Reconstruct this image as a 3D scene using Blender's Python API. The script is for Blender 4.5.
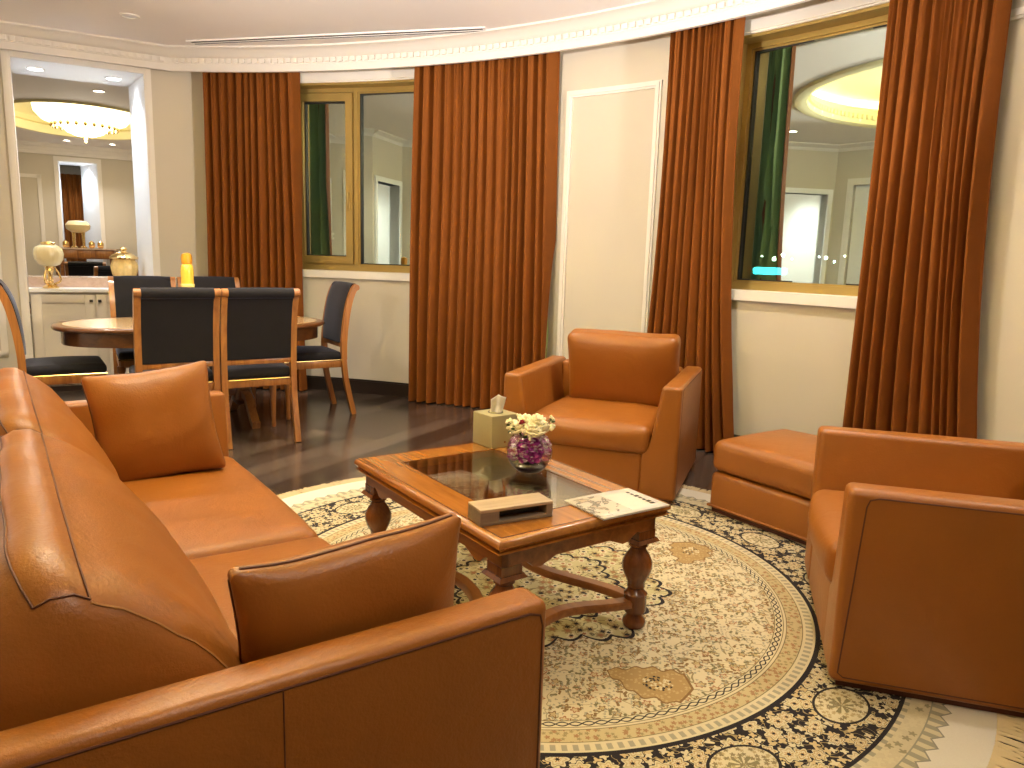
import bpy, bmesh, math, random
from mathutils import Vector, Matrix, noise
from math import sin, cos, pi, radians, sqrt, atan2
random.seed(7)
scn = bpy.context.scene
for o in list(bpy.data.objects): bpy.data.objects.remove(o)
COL = scn.collection

# ------------------------------------------------------------------ camera
PITCH, ROLL, CAM_H, FPX = 0.1699, 0.0304, 1.3, 745.0
fwd = Vector((0, cos(PITCH), -sin(PITCH))); rt = Vector((1, 0, 0)); up = rt.cross(fwd)
rr = cos(ROLL)*rt + sin(ROLL)*up; uu = -sin(ROLL)*rt + cos(ROLL)*up
cam = bpy.data.cameras.new('camera'); camo = bpy.data.objects.new('camera', cam); COL.objects.link(camo)
M = Matrix.Identity(4)
for i in range(3): M[i][0], M[i][1], M[i][2] = rr[i], uu[i], -fwd[i]
M[2][3] = CAM_H
camo.matrix_world = M
cam.sensor_width = 36; cam.lens = FPX/1024*36; cam.clip_start = 0.05; cam.clip_end = 500
scn.camera = camo

# ------------------------------------------------------------------ world, exposure, main lights
w = bpy.data.worlds.new('night_sky'); scn.world = w; w.use_nodes = True
w.node_tree.nodes['Background'].inputs[0].default_value = (0.012, 0.016, 0.03, 1)
w.node_tree.nodes['Background'].inputs[1].default_value = 0.6
vs = scn.view_settings
vs.view_transform = 'Standard'; vs.look = 'None'; vs.gamma = 1; vs.use_curve_mapping = False
vs.exposure = 1.46
WARM = (1.0, 0.89, 0.73)
def spot(name, loc, power, angle=110, blend=0.8, color=WARM, radius=0.05, aim=None):
    l = bpy.data.lights.new(name, 'SPOT'); l.energy = power; l.spot_size = radians(angle); l.spot_blend = blend
    l.color = color; l.shadow_soft_size = radius
    o = bpy.data.objects.new(name, l); COL.objects.link(o); o.location = loc
    if aim is not None:
        o.rotation_euler = (Vector(aim)-Vector(loc)).to_track_quat('-Z', 'Y').to_euler()
    return o
def point(name, loc, power, color=WARM, radius=0.1):
    l = bpy.data.lights.new(name, 'POINT'); l.energy = power; l.color = color; l.shadow_soft_size = radius
    o = bpy.data.objects.new(name, l); COL.objects.link(o); o.location = loc
    return o
COVE_C = Vector((-1.1, 2.6)); COVE_R = 1.90
LED_STRENGTH = 30.0
LED_COLOR = (1.0, 0.91, 0.58)
# downlights (ceiling plan positions, power)
DOWN = [((-2.93, 5.92), 60), ((-0.9, 4.95), 58), ((1.25, 3.85), 58), ((-3.35, 4.3), 50), ((2.0, 2.1), 34), ((-1.9, 0.1), 40), ((0.6, 0.4), 40), ((-2.35, 4.75), 70)]
FILL_UPLIGHT = [((-2.35, 1.25), 420, (0.2, 5.7, 3.5)), ((2.85, 2.25), 420, (-2.4, 5.4, 3.5))]   # added uplights beside the seating, unseen, to brighten the ceiling
scn.cycles.diffuse_bounces = 6; scn.cycles.max_bounces = 12; scn.cycles.transparent_max_bounces = 12

# ------------------------------------------------------------------ node helpers
def new_mat(name):
    m = bpy.data.materials.new(name); m.use_nodes = True
    nt = m.node_tree
    b = nt.nodes['Principled BSDF']
    return m, nt, b
class S:
    """scalar socket with arithmetic"""
    def __init__(s, nt, sock): s.nt = nt; s.k = sock
    def _op(s, op, *others):
        n = s.nt.nodes.new('ShaderNodeMath'); n.operation = op
        for i, v in enumerate((s,)+others):
            if isinstance(v, S): s.nt.links.new(v.k, n.inputs[i])
            else: n.inputs[i].default_value = v
        return S(s.nt, n.outputs[0])
    def __add__(s, o): return s._op('ADD', o)
    def __radd__(s, o): return s._op('ADD', o)
    def __sub__(s, o): return s._op('SUBTRACT', o)
    def __mul__(s, o): return s._op('MULTIPLY', o)
    def __rmul__(s, o): return s._op('MULTIPLY', o)
    def __truediv__(s, o): return s._op('DIVIDE', o)
    def gt(s, o): return s._op('GREATER_THAN', o)
    def lt(s, o): return s._op('LESS_THAN', o)
    def abs(s): return s._op('ABSOLUTE')
    def cos(s): return s._op('COSINE')
    def sin(s): return s._op('SINE')
    def sqrt(s): return s._op('SQRT')
    def fract(s): return s._op('FRACT')
    def maxi(s, o): return s._op('MAXIMUM', o)
    def mini(s, o): return s._op('MINIMUM', o)
    def pingpong(s, o): return s._op('PINGPONG', o)
    def atan2(s, o): return s._op('ARCTAN2', o)
    def clamp(s):
        q = s._op('ADD', 0.0); q.k.node.use_clamp = True; return q
def band(r, a, b): return r.gt(a)*r.lt(b)
def rgb(nt, c):
    n = nt.nodes.new('ShaderNodeRGB'); n.outputs[0].default_value = (*c, 1); return n.outputs[0]
def mixc(nt, fac, a, b):
    n = nt.nodes.new('ShaderNodeMix'); n.data_type = 'RGBA'; n.clamp_factor = True
    if isinstance(fac, S): nt.links.new(fac.k, n.inputs[0])
    elif hasattr(fac, 'links'): nt.links.new(fac, n.inputs[0])
    else: n.inputs[0].default_value = fac
    for i, c in ((6, a), (7, b)):
        if isinstance(c, (tuple, list)): n.inputs[i].default_value = (*c, 1)
        else: nt.links.new(c, n.inputs[i])
    return n.outputs[2]
def coords(nt, kind='Object', rot=0.0, scale=(1, 1, 1)):
    t = nt.nodes.new('ShaderNodeTexCoord'); mp = nt.nodes.new('ShaderNodeMapping')
    mp.inputs['Rotation'].default_value = (0, 0, rot); mp.inputs['Scale'].default_value = scale
    nt.links.new(t.outputs[kind], mp.inputs[0]); return mp.outputs[0]
def noise_tex(nt, co, scale, detail=4, rough=0.6, dist=0.0):
    n = nt.nodes.new('ShaderNodeTexNoise'); n.inputs['Scale'].default_value = scale
    n.inputs['Detail'].default_value = detail; n.inputs['Roughness'].default_value = rough; n.inputs['Distortion'].default_value = dist
    nt.links.new(co, n.inputs['Vector']); return n.outputs[0]
def bump(nt, b, h, strength, dist=0.01):
    n = nt.nodes.new('ShaderNodeBump'); n.inputs['Strength'].default_value = strength; n.inputs['Distance'].default_value = dist
    nt.links.new(h, n.inputs['Height']); nt.links.new(n.outputs[0], b.inputs['Normal'])
def plain(name, col, rough=0.5, metal=0.0, var=0.0, vscale=6, bmp=0.0, bscale=80, sheen=0.0, spec=0.5, coat=0.0, sheen_tint=None):
    m, nt, b = new_mat(name)
    co = coords(nt)
    b.inputs['Base Color'].default_value = (*col, 1); b.inputs['Roughness'].default_value = rough
    b.inputs['Metallic'].default_value = metal; b.inputs['Specular IOR Level'].default_value = spec
    b.inputs['Coat Weight'].default_value = coat; b.inputs['Coat Roughness'].default_value = 0.15
    nz = noise_tex(nt, co, vscale)
    lo = tuple(c*(1-var) for c in col); hi = tuple(min(1, c*(1+var)) for c in col)
    nt.links.new(mixc(nt, nz, lo, hi), b.inputs['Base Color'])
    if bmp: bump(nt, b, noise_tex(nt, co, bscale, 3), bmp, 0.004)
    if sheen:
        b.inputs['Sheen Weight'].default_value = sheen; b.inputs['Sheen Roughness'].default_value = 0.35
        if sheen_tint: b.inputs['Sheen Tint'].default_value = (*sheen_tint, 1)
    return m
def wood(name, dark, light, rough=0.35, axis='X', scale=14, coat=0.3, rot=0.0):
    m, nt, b = new_mat(name)
    sc = {'X': (1.2, scale, scale), 'Y': (scale, 1.2, scale), 'Z': (scale, scale, 1.2)}[axis]
    co = coords(nt, rot=rot, scale=sc)
    nz = noise_tex(nt, co, 1.6, 5, 0.65, 0.6)
    cr = nt.nodes.new('ShaderNodeValToRGB'); cr.color_ramp.elements[0].position = 0.3; cr.color_ramp.elements[1].position = 0.72
    cr.color_ramp.elements[0].color = (*dark, 1); cr.color_ramp.elements[1].color = (*light, 1)
    nt.links.new(nz, cr.inputs[0]); nt.links.new(cr.outputs[0], b.inputs['Base Color'])
    b.inputs['Roughness'].default_value = rough; b.inputs['Coat Weight'].default_value = coat; b.inputs['Coat Roughness'].default_value = 0.12
    return m
def emit(name, col, strength):
    m, nt, b = new_mat(name)
    b.inputs['Base Color'].default_value = (*col, 1)
    b.inputs['Emission Color'].default_value = (*col, 1); b.inputs['Emission Strength'].default_value = strength
    return m

# ------------------------------------------------------------------ materials
M_leather = plain('tan_leather', (0.30, 0.100, 0.014), 0.38, var=0.14, vscale=5, bmp=0.25, bscale=170, spec=0.45)
nt_ = M_leather.node_tree; b_ = nt_.nodes['Principled BSDF']
fine = b_.inputs['Normal'].links[0].from_node
co_l = coords(nt_)
cr_ = nt_.nodes.new('ShaderNodeBump'); cr_.inputs['Strength'].default_value = 0.16; cr_.inputs['Distance'].default_value = 0.02
nt_.links.new(noise_tex(nt_, co_l, 9, 3, 0.55, 0.8), cr_.inputs['Height']); nt_.links.new(cr_.outputs[0], fine.inputs['Normal'])
M_seam = plain('dark_seam', (0.10, 0.025, 0.008), 0.6)
M_stitch = plain('tan_stitch', (0.42, 0.20, 0.06), 0.6)
M_wall = plain('beige_wall_paint', (0.61, 0.55, 0.445), 0.75, var=0.03, vscale=2, bmp=0.05, bscale=90)
M_white = plain('white_trim_paint', (0.80, 0.75, 0.68), 0.5, var=0.02)
M_cool = plain('white_jamb_paint', (0.86, 0.86, 0.86), 0.5, var=0.01)
M_ceil = plain('ceiling_paint', (0.88, 0.83, 0.80), 0.8, var=0.01)
M_gold = plain('gold_aluminium', (0.44, 0.30, 0.09), 0.38, metal=0.55, var=0.05)
M_goldmetal = plain('polished_gold', (0.85, 0.60, 0.25), 0.22, metal=1.0)
M_gasket = plain('black_gasket', (0.012, 0.012, 0.012), 0.5)
M_velvet = plain('rust_velvet', (0.215, 0.062, 0.007), 0.75, var=0.15, vscale=9, sheen=0.4, sheen_tint=(0.9, 0.42, 0.10), spec=0.2)
M_lining = plain('green_curtain_lining', (0.40, 0.54, 0.22), 0.85, var=0.08)
M_base = plain('dark_baseboard', (0.022, 0.014, 0.010), 0.35)
M_chairwood = wood('chair_wood', (0.25, 0.085, 0.018), (0.46, 0.19, 0.045), 0.32, 'Z', 22, 0.4)
M_tablewood = wood('table_wood', (0.17, 0.052, 0.010), (0.33, 0.125, 0.028), 0.28, 'X', 16, 0.5)
M_dinewood = wood('dining_table_wood', (0.09, 0.030, 0.008), (0.19, 0.068, 0.017), 0.28, 'X', 16, 0.5)
M_topwood = wood('table_veneer', (0.27, 0.092, 0.014), (0.42, 0.165, 0.028), 0.22, 'X', 18, 0.6, rot=radians(45))
M_topwood2 = wood('table_veneer_turned', (0.27, 0.092, 0.014), (0.42, 0.165, 0.028), 0.22, 'X', 18, 0.6, rot=radians(-45))
M_legwood = wood('turned_leg_wood', (0.11, 0.030, 0.007), (0.23, 0.075, 0.017), 0.25, 'Z', 20, 0.5)
M_dinetop = wood('dining_top_veneer', (0.55, 0.33, 0.14), (0.72, 0.48, 0.24), 0.2, 'X', 10, 0.6)
M_fabric = plain('charcoal_velvet', (0.017, 0.015, 0.017), 0.8, var=0.15, sheen=0.38, sheen_tint=(0.5, 0.55, 0.75), bmp=0.2, bscale=200, spec=0.2)
M_black = plain('black_knob', (0.01, 0.01, 0.01), 0.3)
M_cab = plain('cream_cabinet_paint', (0.70, 0.64, 0.56), 0.45, var=0.02)
M_shade = plain('cream_ribbed_glass', (0.80, 0.66, 0.36), 0.25, var=0.05, spec=0.6)
M_jar = plain('amber_pressed_glass', (0.80, 0.55, 0.20), 0.25, var=0.3, vscale=40, spec=0.7)
M_tissuebox = plain('khaki_leatherette', (0.33, 0.29, 0.15), 0.5, var=0.06, bmp=0.1)
M_tissue = plain('white_tissue', (0.88, 0.86, 0.82), 0.9)
M_flower = plain('cream_petals', (0.86, 0.80, 0.55), 0.8, var=0.08)
M_red = plain('crimson_petals', (0.30, 0.015, 0.03), 0.7)
M_purple = plain('purple_petals', (0.48, 0.06, 0.36), 0.7, var=0.5, vscale=60)
M_pink = plain('pink_petals', (0.85, 0.66, 0.76), 0.7, var=0.2, vscale=60)
M_green = plain('leaf_green', (0.05, 0.08, 0.02), 0.7, var=0.3)
M_darkwater = plain('dark_pebbles', (0.02, 0.008, 0.015), 0.3, var=0.3, vscale=60)
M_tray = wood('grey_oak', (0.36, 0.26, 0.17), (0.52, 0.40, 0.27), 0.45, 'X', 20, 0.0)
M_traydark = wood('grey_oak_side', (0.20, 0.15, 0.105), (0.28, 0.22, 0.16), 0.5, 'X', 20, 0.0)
M_lens = emit('lamp_lens', (1.0, 0.88, 0.70), 14.0)
M_lenscool = emit('cool_lamp_lens', (0.85, 0.92, 1.0), 12.0)
M_led = emit('cove_led_strip', LED_COLOR, LED_STRENGTH)
M_chand = emit('lit_chandelier_glass', (1.0, 0.84, 0.50), 1.6)
M_chand2 = emit('lit_chandelier_crystal', (1.0, 0.90, 0.62), 1.9)
M_cove = plain('cream_cove_paint', (0.80, 0.74, 0.45), 0.8)
M_citywhite = emit('white_street_light', (0.85, 1.0, 1.0), 60.0)
M_citycyan = emit('cyan_sign_light', (0.05, 0.75, 1.0), 14.0)
M_concrete = plain('night_concrete', (0.05, 0.05, 0.06), 0.9)
M_vent = plain('black_vent', (0.015, 0.012, 0.012), 0.6)

def marble():
    m, nt, b = new_mat('pink_marble'); co = coords(nt)
    nz = noise_tex(nt, co, 9, 6, 0.65, 1.2)
    nt.links.new(mixc(nt, nz, (0.40, 0.22, 0.14), (0.86, 0.68, 0.55)), b.inputs['Base Color'])
    b.inputs['Roughness'].default_value = 0.15; return m
M_marble = marble()

def floor_mat():
    m, nt, b = new_mat('dark_plank_floor')
    co = coords(nt, rot=radians(-62))
    br = nt.nodes.new('ShaderNodeTexBrick'); br.offset = 0.37
    br.inputs['Scale'].default_value = 1.0; br.inputs['Brick Width'].default_value = 1.35; br.inputs['Row Height'].default_value = 0.19
    br.inputs['Mortar Size'].default_value = 0.005; br.inputs['Color1'].default_value = (0.032, 0.021, 0.015, 1)
    br.inputs['Color2'].default_value = (0.14, 0.10, 0.076, 1); br.inputs['Mortar'].default_value = (0.008, 0.005, 0.004, 1)
    nt.links.new(co, br.inputs['Vector'])
    g = noise_tex(nt, coords(nt, rot=radians(-62), scale=(1.5, 22, 1)), 2.0, 5, 0.65)
    nt.links.new(mixc(nt, S(nt, g)*0.40, br.outputs[0], (0.016, 0.010, 0.007)), b.inputs['Base Color'])
    b.inputs['Roughness'].default_value = 0.22; b.inputs['Coat Weight'].default_value = 0.15; b.inputs['Coat Roughness'].default_value = 0.10
    bump(nt, b, br.outputs['Fac'], 0.15, -0.002)
    return m
M_floor = floor_mat()

def pane_mat(name, refl, tint, trans):
    m = bpy.data.materials.new(name); m.use_nodes = True; nt = m.node_tree
    for n in list(nt.nodes): nt.nodes.remove(n)
    out = nt.nodes.new('ShaderNodeOutputMaterial'); mx = nt.nodes.new('ShaderNodeMixShader')
    g = nt.nodes.new('ShaderNodeBsdfGlossy'); g.inputs['Roughness'].default_value = 0.0; g.inputs[0].default_value = (*tint, 1)
    t = nt.nodes.new('ShaderNodeBsdfTransparent'); t.inputs[0].default_value = (*trans, 1)
    lw = nt.nodes.new('ShaderNodeLayerWeight'); lw.inputs[0].default_value = 0.35
    f = (S(nt, lw.outputs['Fresnel'])*0.7+refl).clamp()
    nt.links.new(f.k, mx.inputs[0]); nt.links.new(t.outputs[0], mx.inputs[1]); nt.links.new(g.outputs[0], mx.inputs[2])
    nt.links.new(mx.outputs[0], out.inputs[0]); return m
M_pane = pane_mat('coated_window_glass', 0.55, (0.80, 0.90, 0.80), (0.55, 0.65, 0.62))
M_tableglass = pane_mat('smoked_table_glass', 0.07, (1, 1, 1), (0.84, 0.83, 0.78))
M_bowlglass = pane_mat('clear_bowl_glass', -0.06, (1, 1, 1), (0.96, 0.95, 0.97))

def rug_mat():
    m, nt, b = new_mat('persian_rug_wool')
    co = coords(nt)
    sp = nt.nodes.new('ShaderNodeSeparateXYZ'); nt.links.new(co, sp.inputs[0])
    x, y = S(nt, sp.outputs[0]), S(nt, sp.outputs[1])
    r = (x*x+y*y).sqrt(); th = y.atan2(x)
    def flowers(scale, petals, rad, wob, rnd=1.0, off=(0, 0, 0)):
        v = nt.nodes.new('ShaderNodeTexVoronoi'); v.voronoi_dimensions = '2D'
        v.inputs['Scale'].default_value = scale; v.inputs['Randomness'].default_value = rnd
        mp = nt.nodes.new('ShaderNodeMapping'); mp.inputs['Location'].default_value = off; nt.links.new(co, mp.inputs[0])
        nt.links.new(mp.outputs[0], v.inputs['Vector'])
        sb = nt.nodes.new('ShaderNodeVectorMath'); sb.operation = 'SUBTRACT'
        nt.links.new(mp.outputs[0], sb.inputs[0]); nt.links.new(v.outputs['Position'], sb.inputs[1])
        s2 = nt.nodes.new('ShaderNodeSeparateXYZ'); nt.links.new(sb.outputs[0], s2.inputs[0])
        dx, dy = S(nt, s2.outputs[0])*scale, S(nt, s2.outputs[1])*scale
        sc = nt.nodes.new('ShaderNodeSeparateColor'); nt.links.new(v.outputs['Color'], sc.inputs[0])
        rn = S(nt, sc.outputs[0]); rn2 = S(nt, sc.outputs[1])
        d = (dx*dx+dy*dy).sqrt(); a = dy.atan2(dx)+rn*6.28
        edge = (rn*0.4+0.75)*(rad+wob*(a*petals).cos())
        return d/edge, rn, rn2, a
    def vines(scale, width, seed):
        mp = nt.nodes.new('ShaderNodeMapping'); mp.inputs['Location'].default_value = (seed, seed*2.3, 0); nt.links.new(co, mp.inputs[0])
        n = S(nt, noise_tex(nt, mp.outputs[0], scale, 2, 0.5, 0.4))
        return ((n*7.0).fract()-0.5).abs().lt(width)
    cream = (0.58, 0.50, 0.33); navy = (0.008, 0.008, 0.016); tan = (0.40, 0.26, 0.10); pale = (0.60, 0.52, 0.34)
    olive = (0.17, 0.145, 0.075); rust = (0.30, 0.13, 0.06); grey = (0.30, 0.28, 0.21); brown = (0.20, 0.12, 0.05)
    # ---- cream field, sparse small flowers and vines
    field = mixc(nt, vines(8, 0.045, 3.1), cream, (0.26, 0.21, 0.11))
    f, rn, rn2, a = flowers(25, 5, 0.32, 0.09)
    fc = mixc(nt, rn2.gt(0.6), brown, mixc(nt, rn2.gt(0.3), olive, rust))
    field = mixc(nt, f.lt(1.0)*rn.gt(0.42), field, fc)
    field = mixc(nt, f.lt(0.62)*rn.gt(0.42), field, mixc(nt, rn2.gt(0.5), (0.45, 0.34, 0.17), (0.52, 0.40, 0.24)))
    f, rn, rn2, a = flowers(46, 2, 0.32, 0.17, off=(3, 1, 0))
    field = mixc(nt, f.lt(1.0)*rn.gt(0.62), field, mixc(nt, rn2.gt(0.5), olive, brown))
    f, rn, rn2, a = flowers(75, 3, 0.28, 0.1, off=(7, 2, 0))
    field = mixc(nt, f.lt(1.0)*rn.gt(0.6), field, grey)
    # ---- navy zone crowded with cream flowers
    dark = mixc(nt, vines(13, 0.06, 8.2), navy, (0.33, 0.25, 0.12))
    f, rn, rn2, a = flowers(34, 4, 0.36, 0.12, off=(1, 5, 0))
    dark = mixc(nt, f.lt(1.0)*rn.gt(0.15), dark, mixc(nt, rn2.gt(0.5), (0.55, 0.42, 0.22), pale))
    f, rn, rn2, a = flowers(15, 6, 0.38, 0.08, off=(4, 9, 0))
    dark = mixc(nt, f.lt(1.1), dark, navy)
    dark = mixc(nt, f.lt(1.0), dark, pale)
    dark = mixc(nt, f.lt(0.8), dark, mixc(nt, rn.gt(0.5), tan, (0.46, 0.37, 0.20)))
    dark = mixc(nt, f.lt(0.62), dark, pale)
    dark = mixc(nt, f.lt(0.40)*((a*8.0).cos()).gt(-0.1), dark, (0.42, 0.24, 0.09))
    dark = mixc(nt, f.lt(0.2), dark, navy)
    # big palmettes of the navy zone: twelve cream shields around the ring
    k = ((th/(2*pi)+1.0)*16.0).fract()-0.5
    pu = k*(2*pi/16.0)*1.21; pr = r-1.205
    pd = (pu*pu*95.0+pr*pr*190.0).sqrt()
    dark = mixc(nt, pd.lt(1.06), dark, navy)
    f, rn, rn2, a = flowers(60, 5, 0.38, 0.12, off=(1, 1, 0))
    pf = mixc(nt, f.lt(1.0), pale, mixc(nt, rn.gt(0.5), (0.40, 0.31, 0.16), (0.24, 0.19, 0.10)))
    pf = mixc(nt, pd.lt(0.45)*(((pu.atan2(pr))*9.0).cos().gt(0.0)), pf, (0.22, 0.19, 0.10))
    dark = mixc(nt, pd.lt(0.96), dark, pf)
    # ---- circular guard bands
    guard = mixc(nt, ((th*210.0).cos()).gt(0.0), pale, (0.33, 0.30, 0.22))
    chain = mixc(nt, (((th*78.0).cos()).abs()*0.0085-(r-0.937).abs()).abs().lt(0.0026), pale, (0.035, 0.032, 0.03))
    f, rn, rn2, a = flowers(52, 5, 0.34, 0.1, off=(2, 2, 0))
    flband = mixc(nt, f.lt(1.0), (0.50, 0.40, 0.22), mixc(nt, rn.gt(0.5), (0.30, 0.24, 0.12), (0.34, 0.19, 0.09)))
    col = field
    # pendants around the field
    k2 = ((th*(4.0/(2*pi)))+5.122).fract()-0.5
    qu = k2*(2*pi/4.0)*0.79; qr = r-0.79
    pa = (qu+qr)*0.7071; pc = ((qu-qr)*0.7071).abs()
    W_ = ((pa+0.150)*0.62+0.010).mini(0.088)+(pa*105.0).cos()*0.009
    inside = pc.lt(W_)*(pa+pc*0.35).lt(0.128)*pa.gt(-0.150)
    rimm = pc.lt(W_-0.007)*(pa+pc*0.35).lt(0.120)*pa.gt(-0.142)
    core = (pc*pc*1.3+(pa-0.02)*(pa-0.02)).lt(0.0022)
    f, rn, rn2, a = flowers(80, 4, 0.42, 0.12, off=(5, 5, 0))
    pen = mixc(nt, f.lt(0.8)*rn.gt(0.5), (0.36, 0.235, 0.095), (0.46, 0.32, 0.15))
    pen = mixc(nt, core*f.lt(1.0), pen, mixc(nt, rn.gt(0.45), navy, pale))
    pen = mixc(nt, rimm, (0.20, 0.11, 0.04), pen)
    col = mixc(nt, inside, col, pen)
    # lobed central medallion
    med = 0.47+0.035*((th*16.0).cos().abs())+0.03*((th*8.0).cos())
    md = r/med
    f, rn, rn2, a = flowers(24, 6, 0.40, 0.1, off=(9, 3, 0))
    mf = mixc(nt, vines(12, 0.09, 1.7), (0.50, 0.44, 0.24), olive)
    mf = mixc(nt, f.lt(1.0), mf, mixc(nt, rn.gt(0.55), pale, (0.30, 0.22, 0.10)))
    mf = mixc(nt, f.lt(0.5), mf, mixc(nt, rn2.gt(0.5), navy, rust))
    col = mixc(nt, md.lt(1.03), col, navy)
    col = mixc(nt, md.lt(1.0), col, mf)
    col = mixc(nt, band(md, 0.66, 0.69), col, navy)
    col = mixc(nt, r.gt(0.921), col, olive)
    col = mixc(nt, r.gt(0.924), col, chain)
    col = mixc(nt, r.gt(0.951), col, olive)
    col = mixc(nt, r.gt(0.954), col, pale)
    col = mixc(nt, r.gt(0.962), col, olive)
    col = mixc(nt, r.gt(0.965), col, flband)
    col = mixc(nt, r.gt(1.016), col, olive)
    col = mixc(nt, r.gt(1.019), col, pale)
    col = mixc(nt, r.gt(1.028), col, guard)
    col = mixc(nt, r.gt(1.052), col, pale)
    col = mixc(nt, r.gt(1.060), col, navy)
    col = mixc(nt, r.gt(1.076), col, dark)
    col = mixc(nt, r.gt(1.335), col, navy)
    col = mixc(nt, r.gt(1.347), col, guard)
    f, rn, rn2, a = flowers(32, 5, 0.36, 0.12, off=(6, 1, 0))
    outer = mixc(nt, f.lt(1.0), (0.56, 0.48, 0.32), mixc(nt, rn.gt(0.5), (0.30, 0.26, 0.16), pale))
    col = mixc(nt, r.gt(1.362), col, outer)
    col = mixc(nt, r.gt(1.415), col, grey)
    col = mixc(nt, r.gt(1.419), col, guard)
    zig = (((th*(130/(2*pi))+130.0).pingpong(0.5))*0.05+1.440)
    col = mixc(nt, (r-zig).gt(0.0), col, (0.27, 0.25, 0.20))
    col = mixc(nt, (r-zig).gt(0.006), col, (0.72, 0.66, 0.55))
    wv = noise_tex(nt, co, 260, 2)
    col = mixc(nt, S(nt, wv)*0.16, col, (0.26, 0.20, 0.12))
    nt.links.new(col, b.inputs['Base Color']); b.inputs['Roughness'].default_value = 0.95; b.inputs['Specular IOR Level'].default_value = 0.1
    bump(nt, b, wv, 0.35, 0.004)
    return m
M_rug = rug_mat()
M_fringe = plain('rug_fringe_cotton', (0.56, 0.44, 0.26), 0.9, var=0.15)

# ------------------------------------------------------------------ mesh builder
class B:
    def __init__(s): s.bm = bmesh.new()
    def box(s, c, d, rot=None, bev=0.0, seg=2):
        m = Matrix.Translation(Vector(c))
        if rot is not None: m = m @ rot
        m = m @ Matrix.Diagonal((d[0], d[1], d[2], 1))
        r = bmesh.ops.create_cube(s.bm, size=1, matrix=m)
        if bev:
            es = list({e for v in r['verts'] for e in v.link_edges})
            bmesh.ops.bevel(s.bm, geom=es, offset=bev, segments=seg, affect='EDGES', profile=0.5)
        return s
    def hexa(s, p):
        """eight points: bottom 4 ccw, top 4 ccw"""
        v = [s.bm.verts.new(q) for q in p]
        for f in ((3, 2, 1, 0), (4, 5, 6, 7), (0, 1, 5, 4), (1, 2, 6, 5), (2, 3, 7, 6), (3, 0, 4, 7)):
            s.bm.faces.new([v[i] for i in f])
        return s
    def prism(s, poly, z0, z1, tr=None, bev=0.0, seg=2):
        """poly in xy extruded from z0 to z1; tr maps Vector to Vector"""
        tr = tr or (lambda q: q)
        n = len(poly)
        lo = [s.bm.verts.new(tr(Vector((x, y, z0)))) for x, y in poly]; hi = [s.bm.verts.new(tr(Vector((x, y, z1)))) for x, y in poly]
        fs = [s.bm.faces.new(lo[::-1]), s.bm.faces.new(hi)]
        for i in range(n): fs.append(s.bm.faces.new((lo[i], lo[(i+1) % n], hi[(i+1) % n], hi[i])))
        if bev:
            s.bm.normal_update()
            es = [e for e in {e for f in fs for e in f.edges} if e.calc_face_angle(0) > 0.5]
            bmesh.ops.bevel(s.bm, geom=es, offset=bev, segments=seg, affect='EDGES', profile=0.5)
        return s
    def rbox(s, c, d, r, n=8, fn=None, rot=None):
        """rounded box on a dense grid; fn deforms a local point (in half-size units kept as metres)"""
        hx, hy, hz = d[0]/2, d[1]/2, d[2]/2
        cache = {}
        def vert(p):
            k = tuple(round(a, 6) for a in p)
            if k in cache: return cache[k]
            q = Vector((max(-hx+r, min(hx-r, p[0])), max(-hy+r, min(hy-r, p[1])), max(-hz+r, min(hz-r, p[2]))))
            dl = Vector(p)-q
            o = q+dl.normalized()*r if dl.length > 1e-9 else q
            if fn: o = fn(o, hx, hy, hz)
            if rot is not None: o = rot @ o
            v = s.bm.verts.new(o+Vector(c)); cache[k] = v; return v
        def steps(h):
            m = max(2, int(n*max(0.3, h/max(hx, hy, hz))))
            a = [-h+r*(1-cos(i*pi/8)) for i in range(0, 4)]
            # denser near the rounded rims
            core = [-h+r+(2*h-2*r)*i/m for i in range(m+1)]
            rim = [-h, -h+r*0.35, -h+r*0.7]
            return rim+core+[-q for q in rim[::-1]]
        X, Y, Z = steps(hx), steps(hy), steps(hz)
        def face(fp, A, Bs, flip):
            for i in range(len(A)-1):
                for j in range(len(Bs)-1):
                    q = [fp(A[i], Bs[j]), fp(A[i+1], Bs[j]), fp(A[i+1], Bs[j+1]), fp(A[i], Bs[j+1])]
                    vs_ = [vert(t) for t in (q[::-1] if flip else q)]
                    try: s.bm.faces.new(vs_)
                    except ValueError: pass
        face(lambda a, b: (a, b, hz), X, Y, False); face(lambda a, b: (a, b, -hz), X, Y, True)
        face(lambda a, b: (a, -hy, b), X, Z, False); face(lambda a, b: (a, hy, b), X, Z, True)
        face(lambda a, b: (hx, a, b), Y, Z, False); face(lambda a, b: (-hx, a, b), Y, Z, True)
        return s
    def tube(s, pts, r, n=6, closed=False, taper=None):
        pts = [Vector(p) for p in pts]; N = len(pts); rings = []
        prev = None
        for i, p in enumerate(pts):
            if closed: t = pts[(i+1) % N]-pts[i-1]
            else: t = pts[min(i+1, N-1)]-pts[max(i-1, 0)]
            t.normalize()
            a = Vector((0, 0, 1)) if abs(t.z) < 0.9 else Vector((1, 0, 0))
            if prev is not None:
                u = prev-t*prev.dot(t)
                if u.length < 1e-6: u = t.cross(a)
            else: u = t.cross(a)
            u.normalize(); prev = u; v = t.cross(u)
            rad = (taper(i/(N-1)) if taper else 1)*(r[i] if isinstance(r, (list, tuple)) else r)
            rings.append([s.bm.verts.new(p+u*cos(2*pi*k/n)*rad+v*sin(2*pi*k/n)*rad) for k in range(n)])
        for i in range(N if closed else N-1):
            A, C = rings[i], rings[(i+1) % N]
            for k in range(n): s.bm.faces.new((A[k], A[(k+1) % n], C[(k+1) % n], C[k]))
        if not closed:
            s.bm.faces.new(rings[0][::-1]); s.bm.faces.new(rings[-1])
        return s
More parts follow.
